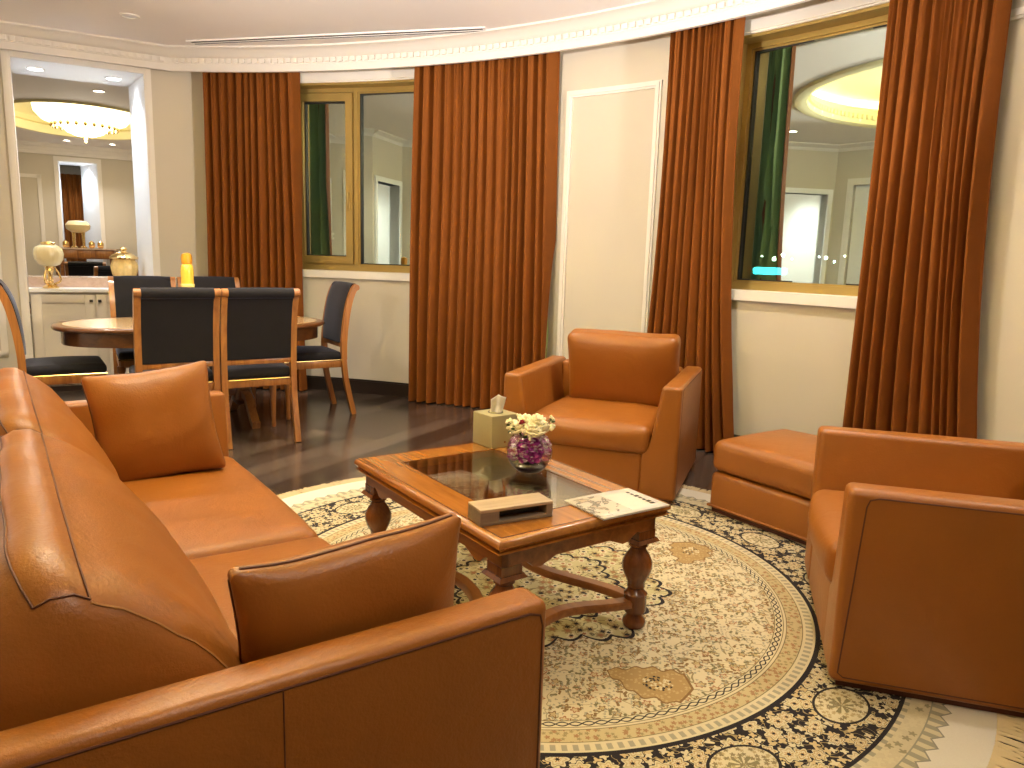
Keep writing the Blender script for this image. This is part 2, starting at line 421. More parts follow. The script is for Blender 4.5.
    def lathe(s, prof, c=(0, 0, 0), n=24, flute=None, cap=True):
        rings = []
        for (r, z) in prof:
            ring = []
            for k in range(n):
                a = 2*pi*k/n; q = r*(flute(a, z) if flute else 1)
                ring.append(s.bm.verts.new((c[0]+q*cos(a), c[1]+q*sin(a), c[2]+z)))
            rings.append(ring)
        for A, C in zip(rings[:-1], rings[1:]):
            for k in range(n): s.bm.faces.new((A[k], A[(k+1) % n], C[(k+1) % n], C[k]))
        if cap:
            s.bm.faces.new(rings[0][::-1]); s.bm.faces.new(rings[-1])
        return s
    def sweep(s, pts, sec, side):
        """rectangular/any section sec [(a,b)] swept along pts; side: constant vector for 'a', b is normal"""
        pts = [Vector(p) for p in pts]; N = len(pts); rings = []; side = Vector(side)
        for i, p in enumerate(pts):
            t = (pts[min(i+1, N-1)]-pts[max(i-1, 0)]).normalized()
            nn = t.cross(side).normalized()
            rings.append([s.bm.verts.new(p+side*a+nn*b) for a, b in sec])
        m = len(sec)
        for A, C in zip(rings[:-1], rings[1:]):
            for k in range(m): s.bm.faces.new((A[k], A[(k+1) % m], C[(k+1) % m], C[k]))
        s.bm.faces.new(rings[0][::-1]); s.bm.faces.new(rings[-1])
        return s
    def grid(s, fn, nu, nv):
        vs_ = [[s.bm.verts.new(fn(i/nu, j/nv)) for j in range(nv+1)] for i in range(nu+1)]
        for i in range(nu):
            for j in range(nv): s.bm.faces.new((vs_[i][j], vs_[i+1][j], vs_[i+1][j+1], vs_[i][j+1]))
        return s
    def arcbox(s, t0, t1, r0, r1, z0, z1, n=None):
        n = n or max(1, int(abs(t1-t0)/1.2)+1)
        R = []
        for i in range(n+1):
            t = t0+(t1-t0)*i/n
            R.append([s.bm.verts.new(cyl(t, r, z)) for r, z in ((r0, z0), (r1, z0), (r1, z1), (r0, z1))])
        for A, C in zip(R[:-1], R[1:]):
            for k in range(4): s.bm.faces.new((A[k], A[(k+1) % 4], C[(k+1) % 4], C[k]))
        s.bm.faces.new(R[0][::-1]); s.bm.faces.new(R[-1])
        return s
    def ico(s, c, r, sub=2, sc=(1, 1, 1), fn=None):
        m = Matrix.Translation(Vector(c)) @ Matrix.Diagonal((*[r*q for q in sc], 1))
        q = bmesh.ops.create_icosphere(s.bm, subdivisions=sub, radius=1, matrix=m)
        if fn:
            for v in q['verts']: v.co = fn(v.co)
        return s
    def obj(s, name, mat, parent=None, smooth=40, loc=None, rotz=None):
        bmesh.ops.recalc_face_normals(s.bm, faces=s.bm.faces)
        me = bpy.data.meshes.new(name); s.bm.to_mesh(me); s.bm.free()
        for m_ in (mat if isinstance(mat, (list, tuple)) else [mat]): me.materials.append(m_)
        if smooth:
            me.shade_smooth(); me.set_sharp_from_angle(angle=radians(smooth))
        o = bpy.data.objects.new(name, me); COL.objects.link(o)
        if parent is not None: o.parent = parent
        if loc is not None: o.location = loc
        if rotz is not None: o.rotation_euler = (0, 0, rotz)
        return o
def thing(name, label, cat, loc=(0, 0, 0), rotz=0, group=None):
    o = bpy.data.objects.new(name, None); COL.objects.link(o); o.empty_display_size = 0.1
    o.location = loc; o.rotation_euler = (0, 0, rotz)
    return tag(o, label, cat, group)
def tag(o, label, cat, group=None, kind=None):
    if label: o['label'] = label
    if cat: o['category'] = cat
    if group: o['group'] = group
    if kind: o['kind'] = kind
    return o
def struct(o): o['kind'] = 'structure'; return o
def copy_thing(root, label, loc, rotz):
    r = root.copy(); COL.objects.link(r); r.location = loc; r.rotation_euler = (0, 0, rotz)
    if label: r['label'] = label
    for ch in list(root.children):
        c = ch.copy(); COL.objects.link(c); c.parent = r
        for g in ch.children:
            d = g.copy(); COL.objects.link(d); d.parent = c
    return r

# ------------------------------------------------------------------ room frame
CC = Vector((-3.146, 0.636)); LIP = 6.20; RW = 6.44          # centre and radii of the curved wall
CEIL = 2.98
def cyl(t, r, z): a = radians(t); return Vector((CC.x+r*cos(a), CC.y+r*sin(a), z))
LA = radians(29.2); LE = Vector((cos(LA), sin(LA))); LN = Vector((-sin(LA), cos(LA))); LP = Vector((-3.2537, 6.8597))
def lw(s, d, z): q = LP+LE*s+LN*d; return Vector((q.x, q.y, z))     # s along the left wall, d beyond it
def line_circle(off, R):
    p = LP+LN*off-CC; b = p.dot(LE); c = p.dot(p)-R*R; t = -b+sqrt(b*b-c); q = p+LE*t
    return t, math.degrees(atan2(q.y, q.x))
S_C, T_C = line_circle(0, RW)
S_END = -1.9
L1 = LP+LE*S_END
T_END = -4.0
A_END = cyl(T_END, RW, 0)
BACK_Y = -2.6
outline = [Vector((cyl(T_C+(T_END-T_C)*i/60, RW+0.02, 0)[:2])) for i in range(61)]
K0 = Vector((-4.55, 3.48)); E1 = Vector((-4.2, 4.4)); K3 = Vector((0.55, BACK_Y))
outline += [Vector((A_END.x, BACK_Y)), K3, K0, E1, Vector((L1.x, L1.y))]
def ray_out(c, a):
    d = Vector((cos(a), sin(a))); best = 1e9
    n = len(outline)
    for i in range(n):
        p, q = outline[i], outline[(i+1) % n]; e = q-p
        den = d.x*e.y-d.y*e.x
        if abs(den) < 1e-9: continue
        t = ((p-c).x*e.y-(p-c).y*e.x)/den; u = ((p-c).x*d.y-(p-c).y*d.x)/den
        if t > 0 and -1e-6 <= u <= 1+1e-6: best = min(best, t)
    return c+d*best

# floor
b = B(); b.box((-1.5, 6.0, -0.05), (24, 34, 0.1)); struct(b.obj('floor', M_floor))
# ceiling with the round cove hole
b = B(); N = 144; inn, out = [], []
angs = sorted([2*pi*i/N for i in range(N)]+[atan2((q-COVE_C).y, (q-COVE_C).x) % (2*pi) for q in outline[-6:]])
lo_in, lo_out, hi_in, hi_out = [], [], [], []
for a in angs:
    p = COVE_C+Vector((cos(a), sin(a)))*COVE_R; q = ray_out(COVE_C, a)
    lo_in.append(b.bm.verts.new((p.x, p.y, CEIL))); lo_out.append(b.bm.verts.new((q.x, q.y, CEIL)))
    hi_in.append(b.bm.verts.new((p.x, p.y, CEIL+0.06))); hi_out.append(b.bm.verts.new((q.x, q.y, CEIL+0.06)))
n = len(angs)
for i in range(n):
    j = (i+1) % n
    b.bm.faces.new((lo_in[i], lo_out[i], lo_out[j], lo_in[j])); b.bm.faces.new((hi_in[j], hi_out[j], hi_out[i], hi_in[i]))
    b.bm.faces.new((lo_in[j], hi_in[j], hi_in[i], lo_in[i])); b.bm.faces.new((lo_out[i], hi_out[i], hi_out[j], lo_out[j]))
struct(b.obj('ceiling', M_ceil))

def build_cove(center, R, tag_n, led_mat, z=CEIL):
    b = B()
    prof = [(R+0.14, z-0.006), (R+0.12, z-0.03), (R+0.07, z-0.04), (R+0.03, z-0.03), (R, z-0.02), (R, z+0.13), (R+0.05, z+0.15), (R+0.05, z+0.17), (R+0.30, z+0.17), (R+0.30, z+0.26)]
    prof += [(R+0.30-(R+0.29)*sin(k*pi/2/10)**1.0, z+0.26+0.20*(1-cos(k*pi/2/10))) for k in range(1, 11)]
    b.lathe(prof, (center.x, center.y, 0), 96, cap=False)
    nd = int(2*pi*R/0.075)
    for i in range(nd):
        a = 2*pi*i/nd; p = center+Vector((cos(a), sin(a)))*(R-0.012)
        b.box((p.x, p.y, z+0.055), (0.036, 0.04, 0.05), Matrix.Rotation(a, 4, 'Z'))
    struct(b.obj('cove_'+tag_n, M_cove, smooth=30))
    b = B(); b.tube([(center.x+(R+0.2)*cos(2*pi*k/96), center.y+(R+0.2)*sin(2*pi*k/96), z+0.19) for k in range(96)], 0.012, 6, closed=True)
    tag(b.obj('cove_light_strip', led_mat), 'warm light strip hidden in the round ceiling cove of the '+tag_n.replace('_', ' '), 'light strip')
build_cove(COVE_C, COVE_R, 'living_room', M_led)

# curved wall with two window openings
W1 = (81.0, 67.4, 75.35); W2 = (45.25, 31.6, 34.2); SILL, HEAD = 1.12, 2.76
WT = 0.30
b = B()
def wall_seg(t0, t1, z0, z1): b.arcbox(t0, t1, RW, RW+WT, z0, z1)
T_HI = T_C+0.2
wall_seg(T_HI, W1[0], 0, CEIL+0.05); wall_seg(W1[0], W1[1], 0, SILL-0.07); wall_seg(W1[0], W1[1], HEAD+0.07, CEIL+0.05)
wall_seg(W1[1], W2[0], 0, CEIL+0.05); wall_seg(W2[0], W2[1], 0, SILL-0.07); wall_seg(W2[0], W2[1], HEAD+0.07, CEIL+0.05)
wall_seg(W2[1], T_END, 0, CEIL+0.05)
struct(b.obj('wall_far', M_wall, smooth=25))
# rear walls
b = B(); b.box((A_END.x+0.1, (BACK_Y+A_END.y)/2, CEIL/2), (0.2, A_END.y-BACK_Y, CEIL)); struct(b.obj('wall_right', M_wall))
b = B(); b.box(((A_END.x+K3.x)/2, BACK_Y-0.1, CEIL/2), (A_END.x-K3.x+0.4, 0.2, CEIL)); struct(b.obj('wall_back', M_wall))
# left wall: thick wall pierced by the pass-through
b = B()
def sdprism(bb, poly, z0, z1): bb.prism(poly, z0, z1, tr=lambda q: lw(q.x, q.y, q.z))
NT = 0.70
sdprism(b, [(S_END, 0), (-1.03, 0), (-1.075, NT), (S_END, NT)], 0, CEIL+0.05)
sdprism(b, [(-0.03, 0), (S_C+0.02, 0), (S_C+0.02, 0.28), (0.6, NT), (-0.12, NT)], 0, CEIL+0.05)
sdprism(b, [(-1.03, 0), (-0.03, 0), (-0.12, NT), (-1.075, NT)], 2.80, CEIL+0.05)
struct(b.obj('wall_left', M_wall, smooth=20))
# white reveal of the pass-through
b = B()
sdprism(b, [(-0.045, 0.0), (-0.025, 0.0), (-0.115, NT), (-0.135, NT)], 0.9, 2.80)
sdprism(b, [(-1.035, 0.0), (-1.015, 0.0), (-1.06, NT), (-1.08, NT)], 0.9, 2.80)
sdprism(b, [(-1.03, 0.0), (-0.03, 0.0), (-0.12, NT), (-1.075, NT)], 2.765, 2.802)
struct(b.obj('trim_1', M_cool, smooth=20))
# casing round the pass-through
b = B()
for s0, s1, d in ((-1.075, -1.015, 0.028), (-1.060, -1.030, 0.036)): sdprism(b, [(s0, -d), (s1, -d), (s1, 0.01), (s0, 0.01)], 0, 2.83)
for s0, s1, d in ((-0.045, 0.012, 0.028), (-0.03, -0.004, 0.036)): sdprism(b, [(s0, -d), (s1, -d), (s1, 0.01), (s0, 0.01)], 0, 2.83)
sdprism(b, [(-1.02, -0.028), (-0.04, -0.028), (-0.04, 0.01), (-1.02, 0.01)], 2.765, 2.83)
struct(b.obj('trim_2', M_white, smooth=20))

# left return walls with a lit doorway and a white door, out of the picture but mirrored in the window glass
def wall_run(b, p, q, t0, t1, z0, z1, th=0.16, off=0.0):
    """box along p->q between distances t0..t1, thickness to the left of travel"""
    d = (q-p).normalized(); n_ = Vector((-d.y, d.x))
    a, c = p+d*t0+n_*off, p+d*t1+n_*off; a2, c2 = a+n_*th, c+n_*th
    b.hexa([(*a, z0), (*c, z0), (*c2, z0), (*a2, z0), (*a, z1), (*c, z1), (*c2, z1), (*a2, z1)])
LA_ = (E1-K0).length; LB_ = (K3-K0).length; LC_ = (L1-E1).length
b = B(); wall_run(b, E1, L1, 0, LC_+0.1, 0, CEIL); struct(b.obj('wall_side', M_wall))
DO = (0.10, 0.86, 2.30)
b = B(); wall_run(b, K0, E1, 0, DO[0], 0, CEIL); wall_run(b, K0, E1, DO[1], LA_, 0, CEIL); wall_run(b, K0, E1, DO[0], DO[1], DO[2], CEIL); struct(b.obj('wall_side', M_wall))
DP = (0.28, 1.18, 2.42)
b = B(); wall_run(b, K3, K0, 0, LB_-DP[1], 0, CEIL); wall_run(b, K3, K0, LB_-DP[0], LB_, 0, CEIL); wall_run(b, K3, K0, LB_-DP[1], LB_-DP[0], DP[2], CEIL); struct(b.obj('wall_side', M_wall))
b = B()
for t_ in (DO[0]-0.07, DO[1]): wall_run(b, K0, E1, t_, t_+0.07, 0, DO[2]+0.07, 0.20, -0.02)
wall_run(b, K0, E1, DO[0], DO[1], DO[2], DO[2]+0.07, 0.20, -0.02)
struct(b.obj('door_1', M_cool))
b = B()
for t_ in (LB_-DP[1]-0.09, LB_-DP[0]): wall_run(b, K3, K0, t_, t_+0.09, 0, DP[2]+0.09, 0.20, -0.02)
wall_run(b, K3, K0, LB_-DP[1], LB_-DP[0], DP[2], DP[2]+0.09, 0.20, -0.02)
dr = struct(b.obj('door_2', M_white))
b = B(); wall_run(b, K3, K0, LB_-DP[1], LB_-DP[0], 0, DP[2], 0.04, 0.06)
for z_ in (0.2, 1.3): wall_run(b, K3, K0, LB_-DP[1]+0.14, LB_-DP[0]-0.14, z_, z_+0.95, 0.02, 0.05)
b.obj('door_leaf', M_cool, dr)
# corridor behind the lit doorway
CD = (E1-K0).normalized(); CN = Vector((-CD.y, CD.x))
c0, c1 = K0-CD*0.25+CN*0.16, E1+CD*0.10+CN*0.16
c3, c2_ = c0+CN*1.9, c1+CN*1.9
b = B(); wall_run(b, c3, c2_, 0, (c2_-c3).length, 0, 2.6); wall_run(b, c0, c3, 0, 1.9, 0, 2.6, 0.1); wall_run(b, c1, c2_, 0, 1.9, 0, 2.6, -0.1); struct(b.obj('wall_corridor', M_white))
b = B(); b.hexa([(*q_, z_) for z_ in (2.6, 2.66) for q_ in (c0, c1, c2_, c3)]); struct(b.obj('ceiling_corridor', M_ceil))
cm = (c0+c1+c2_+c3)/4; spot('corridor_lamp', (cm.x, cm.y, 2.55), 85, 150, 0.8, (0.92, 0.96, 1.0), 0.1)

# cornice: profile swept along left wall and curved wall
def cornice_path(off_wall_left, R):
    pts = []
    sc, tc = line_circle(-off_wall_left, R)
    pts.append((lw(S_END-0.02, -off_wall_left, 0)))
    pts.append(lw(-1, -off_wall_left, 0))
    m = 90
    for i in range(m+1): pts.append(cyl(tc+(T_END-tc)*i/m, R, 0))
    return pts
prof = [(0.0, 2.800), (0.0, 2.855), (-0.004, 2.858), (-0.004, 2.908), (-0.020, 2.912), (-0.036, 2.925), (-0.075, 2.955), (-0.105, 2.962), (-0.125, 2.966), (-0.125, CEIL+0.03),
        (0.30, CEIL+0.03), (0.30, 2.90), (0.03, 2.90), (0.03, 2.800)]
b = B(); rings = None
paths = [cornice_path(0.12-o, LIP+o) for o, z in prof]
nP = len(paths[0]); vv = [[b.bm.verts.new((paths[k][i].x, paths[k][i].y, prof[k][1])) for k in range(len(prof))] for i in range(nP)]
for i in range(nP-1):
    for k in range(len(prof)):
        k2 = (k+1) % len(prof); b.bm.faces.new((vv[i][k], vv[i][k2], vv[i+1][k2], vv[i+1][k]))
# dentils
step = 0.060
s = -1.9
sc0, tc0 = line_circle(0.0+0.0, LIP)
scl, tcl = line_circle(-0.12, LIP)
while s < scl-0.03:
    sdprism(b, [(s, -0.143), (s+0.036, -0.143), (s+0.036, -0.12), (s, -0.12)], 2.866, 2.902); s += step
t = tcl-0.35
while t > T_END+20:
    dt = math.degrees(0.034/LIP)
    b.arcbox(t, t-dt, LIP-0.025, LIP+0.005, 2.866, 2.902, 1); t -= math.degrees(step/LIP)
struct(b.obj('trim_3', M_white, smooth=35))
# rear cornice along side and back walls
b = B()
cp = [(0.0, 2.80), (0.0, 2.86), (-0.02, 2.87), (-0.05, 2.93), (-0.12, 2.965), (-0.12, CEIL+0.02), (0.05, CEIL+0.02), (0.05, 2.80)]
for p_, q_ in ((K3, K0), (K0, E1), (E1, L1), (Vector((A_END.x, BACK_Y)), K3)):
    d_ = (q_-p_).normalized(); n_ = Vector((d_.y, -d_.x)); L_ = (q_-p_).length
    b.prism([(o-0.03, z) for o, z in [(-x, z) for x, z in cp]], 0, L_, tr=lambda v: Vector((p_.x+d_.x*v.z+n_.x*v.x, p_.y+d_.y*v.z+n_.y*v.x, v.y)))
struct(b.obj('trim_4', M_white, smooth=35))
# baseboard on the curved wall
b = B(); b.arcbox(T_C-0.1, T_END, RW-0.016, RW+0.01, 0, 0.115); b.arcbox(T_C-0.1, T_END, RW-0.010, RW+0.01, 0.115, 0.13); struct(b.obj('baseboard_far', M_base, smooth=25))
b = B(); sdprism(b, [(S_END, -0.016), (-1.08, -0.016), (-1.08, 0.01), (S_END, 0.01)], 0, 0.13); sdprism(b, [(0.02, -0.016), (S_C, -0.016), (S_C, 0.01), (0.02, 0.01)], 0, 0.13); struct(b.obj('baseboard_left', M_base))
# panel mouldings
def arc_panel(t0, t1, z0, z1, w_=0.05):
    b = B(); dt = math.degrees(w_/RW)
    for r_, a in ((0.016, 0.0), (0.026, 0.28)):
        e = dt*a; z_ = w_*a
        b.arcbox(t0-e, t0-dt+e, RW-r_, RW+0.005, z0+z_, z1-z_); b.arcbox(t1+dt-e, t1+e, RW-r_, RW+0.005, z0+z_, z1-z_)
        b.arcbox(t0-e, t1+e, RW-r_, RW+0.005, z1-w_+z_, z1-z_); b.arcbox(t0-e, t1+e, RW-r_, RW+0.005, z0+z_, z0+w_-z_)
    return b
struct(arc_panel(57.0, 49.9, 0.33, 2.56).obj('trim_5', M_white, smooth=25))
struct(arc_panel(31.2, 20.5, 0.33, 2.56).obj('trim_6', M_white, smooth=25))
b = B()
for d, a in ((0.016, 0), (0.026, 0.014)):
    s0, s1, z0, z1 = -1.75+a, -1.19-a, 0.33+a, 2.56-a; w_ = 0.05-2*a
    for q in ((s0, s0+w_, z0, z1), (s1-w_, s1, z0, z1), (s0, s1, z0, z0+w_), (s0, s1, z1-w_, z1)):
        sdprism(b, [(q[0], -d), (q[1], -d), (q[1], 0.005), (q[0], 0.005)], q[2], q[3])
struct(b.obj('trim_7', M_white))

# ------------------------------------------------------------------ windows
def window(idx, t0, t1, tm, sash_side):
    """t0 > t1 (left to right); tm mullion; sash on 'left' or 'right' side"""
    b = B(); F = 0.052; dt = math.degrees(F/RW); dm = math.degrees(0.017/RW)
    r0, r1 = RW+0.15, RW+0.25
    # white outer casing / head board
    b.arcbox(t0+0.3, t1-0.3, RW-0.012, RW+0.02, HEAD+0.012, HEAD+0.085)
    b.arcbox(t0+0.3, t1-0.3, RW+0.0, RW+WT, HEAD, HEAD+0.075)
    b.arcbox(t0+0.3, t0-0.02, RW-0.006, RW+WT, SILL-0.07, HEAD+0.07); b.arcbox(t1+0.02, t1-0.3, RW-0.006, RW+WT, SILL-0.07, HEAD+0.07)
    win = struct(b.obj('window_%d' % idx, M_white, smooth=25))
    b = B(); b.arcbox(t0+0.3, t1-0.3, RW-0.035, RW+0.26, SILL-0.066, SILL); b.obj('sill', M_white, win)
    b = B()
    b.arcbox(t0, t0-dt, r0, r1, SILL, HEAD); b.arcbox(t1+dt, t1, r0, r1, SILL, HEAD)
    b.arcbox(t0-dt, t1+dt, r0, r1, SILL, SILL+F); b.arcbox(t0-dt, t1+dt, r0, r1, HEAD-F, HEAD)
    b.arcbox(tm+dm, tm-dm, r0, r1, SILL+F, HEAD-F)
    dl = math.degrees(0.018/RW)
    b.arcbox(t0, t0-dl, RW+0.015, r0, SILL, HEAD); b.arcbox(t1+dl, t1, RW+0.015, r0, SILL, HEAD); b.arcbox(t0, t1, RW+0.015, r0, HEAD-0.018, HEAD)
    # thin inner lip line
    for a, c in ((t0-dt, tm+dm), (tm-dm, t1+dt)):
        e = math.degrees(0.012/RW)
        b.arcbox(a, a-e, r0+0.02, r1, SILL+F, HEAD-F); b.arcbox(c+e, c, r0+0.02, r1, SILL+F, HEAD-F)
        b.arcbox(a, c, r0+0.02, r1, SILL+F, SILL+F+0.012); b.arcbox(a, c, r0+0.02, r1, HEAD-F-0.012, HEAD-F)
    b.obj('frame', M_gold, win, smooth=25)
    for side, a, c in (('left', t0-dt, tm+dm), ('right', tm-dm, t1+dt)):
        z0, z1 = SILL+F+0.012, HEAD-F-0.012; e = math.degrees(0.012/RW); a2, c2 = a-e, c+e
        if side == sash_side:
            sw = 0.066; ds = math.degrees(sw/RW); b = B(); q0, q1 = RW+0.135, RW+0.23
            b.arcbox(a2, a2-ds, q0, q1, z0, z1); b.arcbox(c2+ds, c2, q0, q1, z0, z1)
            b.arcbox(a2-ds, c2+ds, q0, q1, z0, z0+sw); b.arcbox(a2-ds, c2+ds, q0, q1, z1-sw, z1)
            sa = b.obj('sash', M_gold, win, smooth=25)
            hx = c2+ds/2 if side == 'left' else a2-ds/2
            b = B(); p = cyl(hx, RW+0.13, 1.72)
            b.tube([cyl(hx, RW+0.136, 1.70), cyl(hx, RW+0.11, 1.70), cyl(hx, RW+0.105, 1.72), cyl(hx, RW+0.105, 1.83)], 0.010, 8)
            b.box(cyl(hx, RW+0.133, 1.71), (0.03, 0.03, 0.09), Matrix.Rotation(radians(hx), 4, 'Z'), 0.004); b.obj('handle', M_gold, sa)
            a2 -= ds; c2 += ds; z0 += sw; z1 -= sw
        # dark gasket line and flat pane
        b = B(); g = math.degrees(0.009/RW); rg0, rg1 = RW+0.175, RW+0.235
        b.arcbox(a2, a2-g, rg0, rg1, z0, z1); b.arcbox(c2+g, c2, rg0, rg1, z0, z1); b.arcbox(a2, c2, rg0, rg1, z1-0.009, z1); b.arcbox(a2, c2, rg0, rg1, z0, z0+0.009)
        b.obj('gasket', M_gasket, win)
        b = B(); p, q = cyl(a2+0.02, RW+0.205, 0), cyl(c2-0.02, RW+0.205, 0); nn = Vector((q.y-p.y, p.x-q.x, 0)).normalized()*0.006
        b.hexa([p+Vector((0, 0, z0)), q+Vector((0, 0, z0)), q+nn+Vector((0, 0, z0)), p+nn+Vector((0, 0, z0)), p+Vector((0, 0, z1)), q+Vector((0, 0, z1)), q+nn+Vector((0, 0, z1)), p+nn+Vector((0, 0, z1))])
        b.obj('pane', M_pane, win, smooth=0)
        if idx == 1 and side == 'left':
            tt = (a2*0.40+c2*0.60); rg = RW+0.197; b = B()
            b.arcbox(tt+0.10, tt, rg, rg+0.002, 1.405, 1.465, 1); b.arcbox(tt, tt-0.13, rg, rg+0.002, 1.405, 1.422, 1); b.arcbox(tt, tt-0.13, rg, rg+0.002, 1.448, 1.465, 1)
            b.obj('pane_glint', M_white, win)  # white bracket mark standing in for a small reflection on the pane
    return win
window(1, *W1, 'left')
window(2, *W2, 'right')

# ------------------------------------------------------------------ curtains
def curtain(ts, z0, label, seed, pleats, amp=0.082):
    """ts: (left top, right top, left bottom, right bottom) in degrees"""
    rnd = random.Random(seed); lt, rt_, lb, rb = ts; ztop = 2.86
    wts = [0.65+0.7*rnd.random() for _ in range(pleats)]; tot = sum(wts); cum = [0]
    for q in wts: cum.append(cum[-1]+q/tot)
    amps = [0.45+0.75*rnd.random() for _ in range(pleats)]; leans = [rnd.uniform(-0.5, 0.5) for _ in range(pleats)]
    ph = [rnd.uniform(0, 6.28) for _ in range(6)]
    def radial(u, v):
        """v 0 bottom .. 1 top"""
        i = 0
        u2 = min(0.9999, max(0, u+0.012*sin(3.1*v+ph[0]+5*u)))
        while cum[i+1] < u2: i += 1
        f = (u2-cum[i])/(cum[i+1]-cum[i])
        a = amps[i]*(1-f)+amps[(i+1) % pleats]*f
        w_ = 2*abs(sin(pi*f))**0.7-1
        fine = 0.22*sin(2*pi*f*3+ph[1]+i)*max(0.0, v-0.55)*1.2
        return -(a*w_*(0.72+0.28*(1-v))+fine+0.12*sin(9*u+4*v+ph[2]))*amp
    def pos(u, v, off):
        z = z0+(ztop-z0)*v
        e = 1-(1-v)**2.6
        tl, tr = lb+(lt-lb)*e, rb+(rt_-rb)*e
        t = tl+(tr-tl)*u
        r = RW-0.115+radial(u, v)+off
        return cyl(t, min(r, RW-0.012), z)
    nu, nv = pleats*14, 26
    b = B()
    A = [[b.bm.verts.new(pos(i/nu, j/nv, 0)) for j in range(nv+1)] for i in range(nu+1)]
    Bk = [[b.bm.verts.new(pos(i/nu, j/nv, 0.007)) for j in range(nv+1)] for i in range(nu+1)]
    for i in range(nu):
        for j in range(nv):
            b.bm.faces.new((A[i][j], A[i+1][j], A[i+1][j+1], A[i][j+1])); b.bm.faces.new((Bk[i][j+1], Bk[i+1][j+1], Bk[i+1][j], Bk[i][j]))
        b.bm.faces.new((A[i][0], Bk[i][0], Bk[i+1][0], A[i+1][0])); b.bm.faces.new((A[i+1][nv], Bk[i+1][nv], Bk[i][nv], A[i][nv]))
    for j in range(nv):
        b.bm.faces.new((A[0][j+1], Bk[0][j+1], Bk[0][j], A[0][j])); b.bm.faces.new((A[nu][j], Bk[nu][j], Bk[nu][j+1], A[nu][j+1]))
    o = tag(b.obj('curtain', M_velvet, smooth=60), label, 'curtain', 'rust velvet curtains along the curved wall')
    b = B(); b.grid(lambda u, v: pos(0.025+0.95*u, 0.02+0.97*v, 0.018), nu, nv)
    l = b.obj('lining', M_lining, o, smooth=60); l['label'] = 'green lining on the window side'
    return o
curtain((87.0, 79.2, 87.4, 78.75), 0.012, 'rust velvet curtain behind the dining table, left of the two-light window', 3, 12)
curtain((69.05, 57.45, 69.3, 57.05), 0.012, 'widest rust velvet curtain between the two-light window and the bare wall panel', 11, 16)
curtain((48.9, 44.15, 49.75, 42.55), 0.012, 'narrow rust velvet curtain behind the square armchair, left of the large window', 21, 10)
curtain((35.85, 30.35, 35.9, 28.75), 0.012, 'rust velvet curtain right of the large window, behind the chair cut by the frame', 34, 11, 0.08)

# ------------------------------------------------------------------ ceiling fittings
def downlight(x, y, label, mat=None, z=CEIL):
    d = thing('downlight', label, 'downlight', (x, y, z), 0, 'recessed ceiling downlights')
    b = B(); b.lathe([(0.052, -0.002), (0.056, -0.008), (0.066, -0.008), (0.070, 0.0), (0.066, 0.012), (0.05, 0.012)], n=28, cap=False); b.obj('trim_ring', M_white, d)
    b = B(); b.lathe([(0.004, -0.0005), (0.051, -0.0005), (0.051, 0.01), (0.004, 0.01)], n=24); b.obj('lens', mat or M_lens, d)
    return d
for i, ((x, y), pw) in enumerate(DOWN):
    lab = 'recessed downlight in the ceiling above the dining table, near the doorway cornice' if i == 0 else 'recessed ceiling downlight out of the picture'
    downlight(x, y, lab, M_cool if i == 0 else None)
    if i: spot('downlight_lamp', (x, y, CEIL-0.03), pw, 115, 0.9, WARM, 0.06)
# linear vent on the ceiling following the curved wall
v = thing('linear_vent', 'long black slot vent in the ceiling beside the cornice', 'vent', (0, 0, 0))
def on_ceil(t, r, z): return cyl(t, r, z)
va, vb = Vector((-2.76, 6.60)), Vector((-0.285, 5.98))
b = B(); dv = (vb-va).normalized(); nv_ = Vector((-dv.y, dv.x)); mid = (va+vb)/2; L_ = (vb-va).length
rotm = Matrix.Rotation(atan2(dv.y, dv.x), 4, 'Z')
b.box((mid.x, mid.y, CEIL-0.002), (L_, 0.085, 0.012), rotm); b.obj('slot', M_vent, v)
b = B()
b.box((mid.x, mid.y, CEIL-0.006), (L_, 0.012, 0.012), rotm)
for sgn in (-1, 1): b.box((mid.x+nv_.x*0.048*sgn, mid.y+nv_.y*0.048*sgn, CEIL-0.004), (L_+0.03, 0.016, 0.012), rotm)
for q in (va, vb): b.box((q.x, q.y, CEIL-0.004), (0.02, 0.1, 0.012), rotm)
b.obj('vent_frame', M_ceil, v)

# ------------------------------------------------------------------ rug
RUG = Vector((0.112, 2.836)); RUGR = 1.585
b = B(); b.lathe([(0.02, 0.0), (RUGR-0.004, 0.0), (RUGR, 0.004), (RUGR-0.004, 0.010), (0.02, 0.010)], n=160)
rug = b.obj('rug', M_rug, smooth=60, loc=(RUG.x, RUG.y, 0.0)); rug.rotation_euler = (0, 0, radians(-8))
tag(rug, 'large round cream and navy floral rug under the coffee table', 'rug')
b = B(); rnd = random.Random(5)
for i in range(3000):
    a = 2*pi*i/3000+rnd.uniform(-0.002, 0.002); a2 = a+rnd.uniform(-0.012, 0.012); l = 0.085*rnd.uniform(0.75, 1.1)
    p = [Vector((cos(a)*(RUGR-0.01), sin(a)*(RUGR-0.01), 0.007)), Vector((cos((a+a2)/2)*(RUGR+l*0.5), sin((a+a2)/2)*(RUGR+l*0.5), 0.005+rnd.random()*0.003)), Vector((cos(a2)*(RUGR+l), sin(a2)*(RUGR+l), 0.002))]
    b.tube(p, [0.0030, 0.0028, 0.0020], 4)
fr = b.obj('fringe', M_fringe, rug, smooth=60); fr['kind'] = 'stuff'

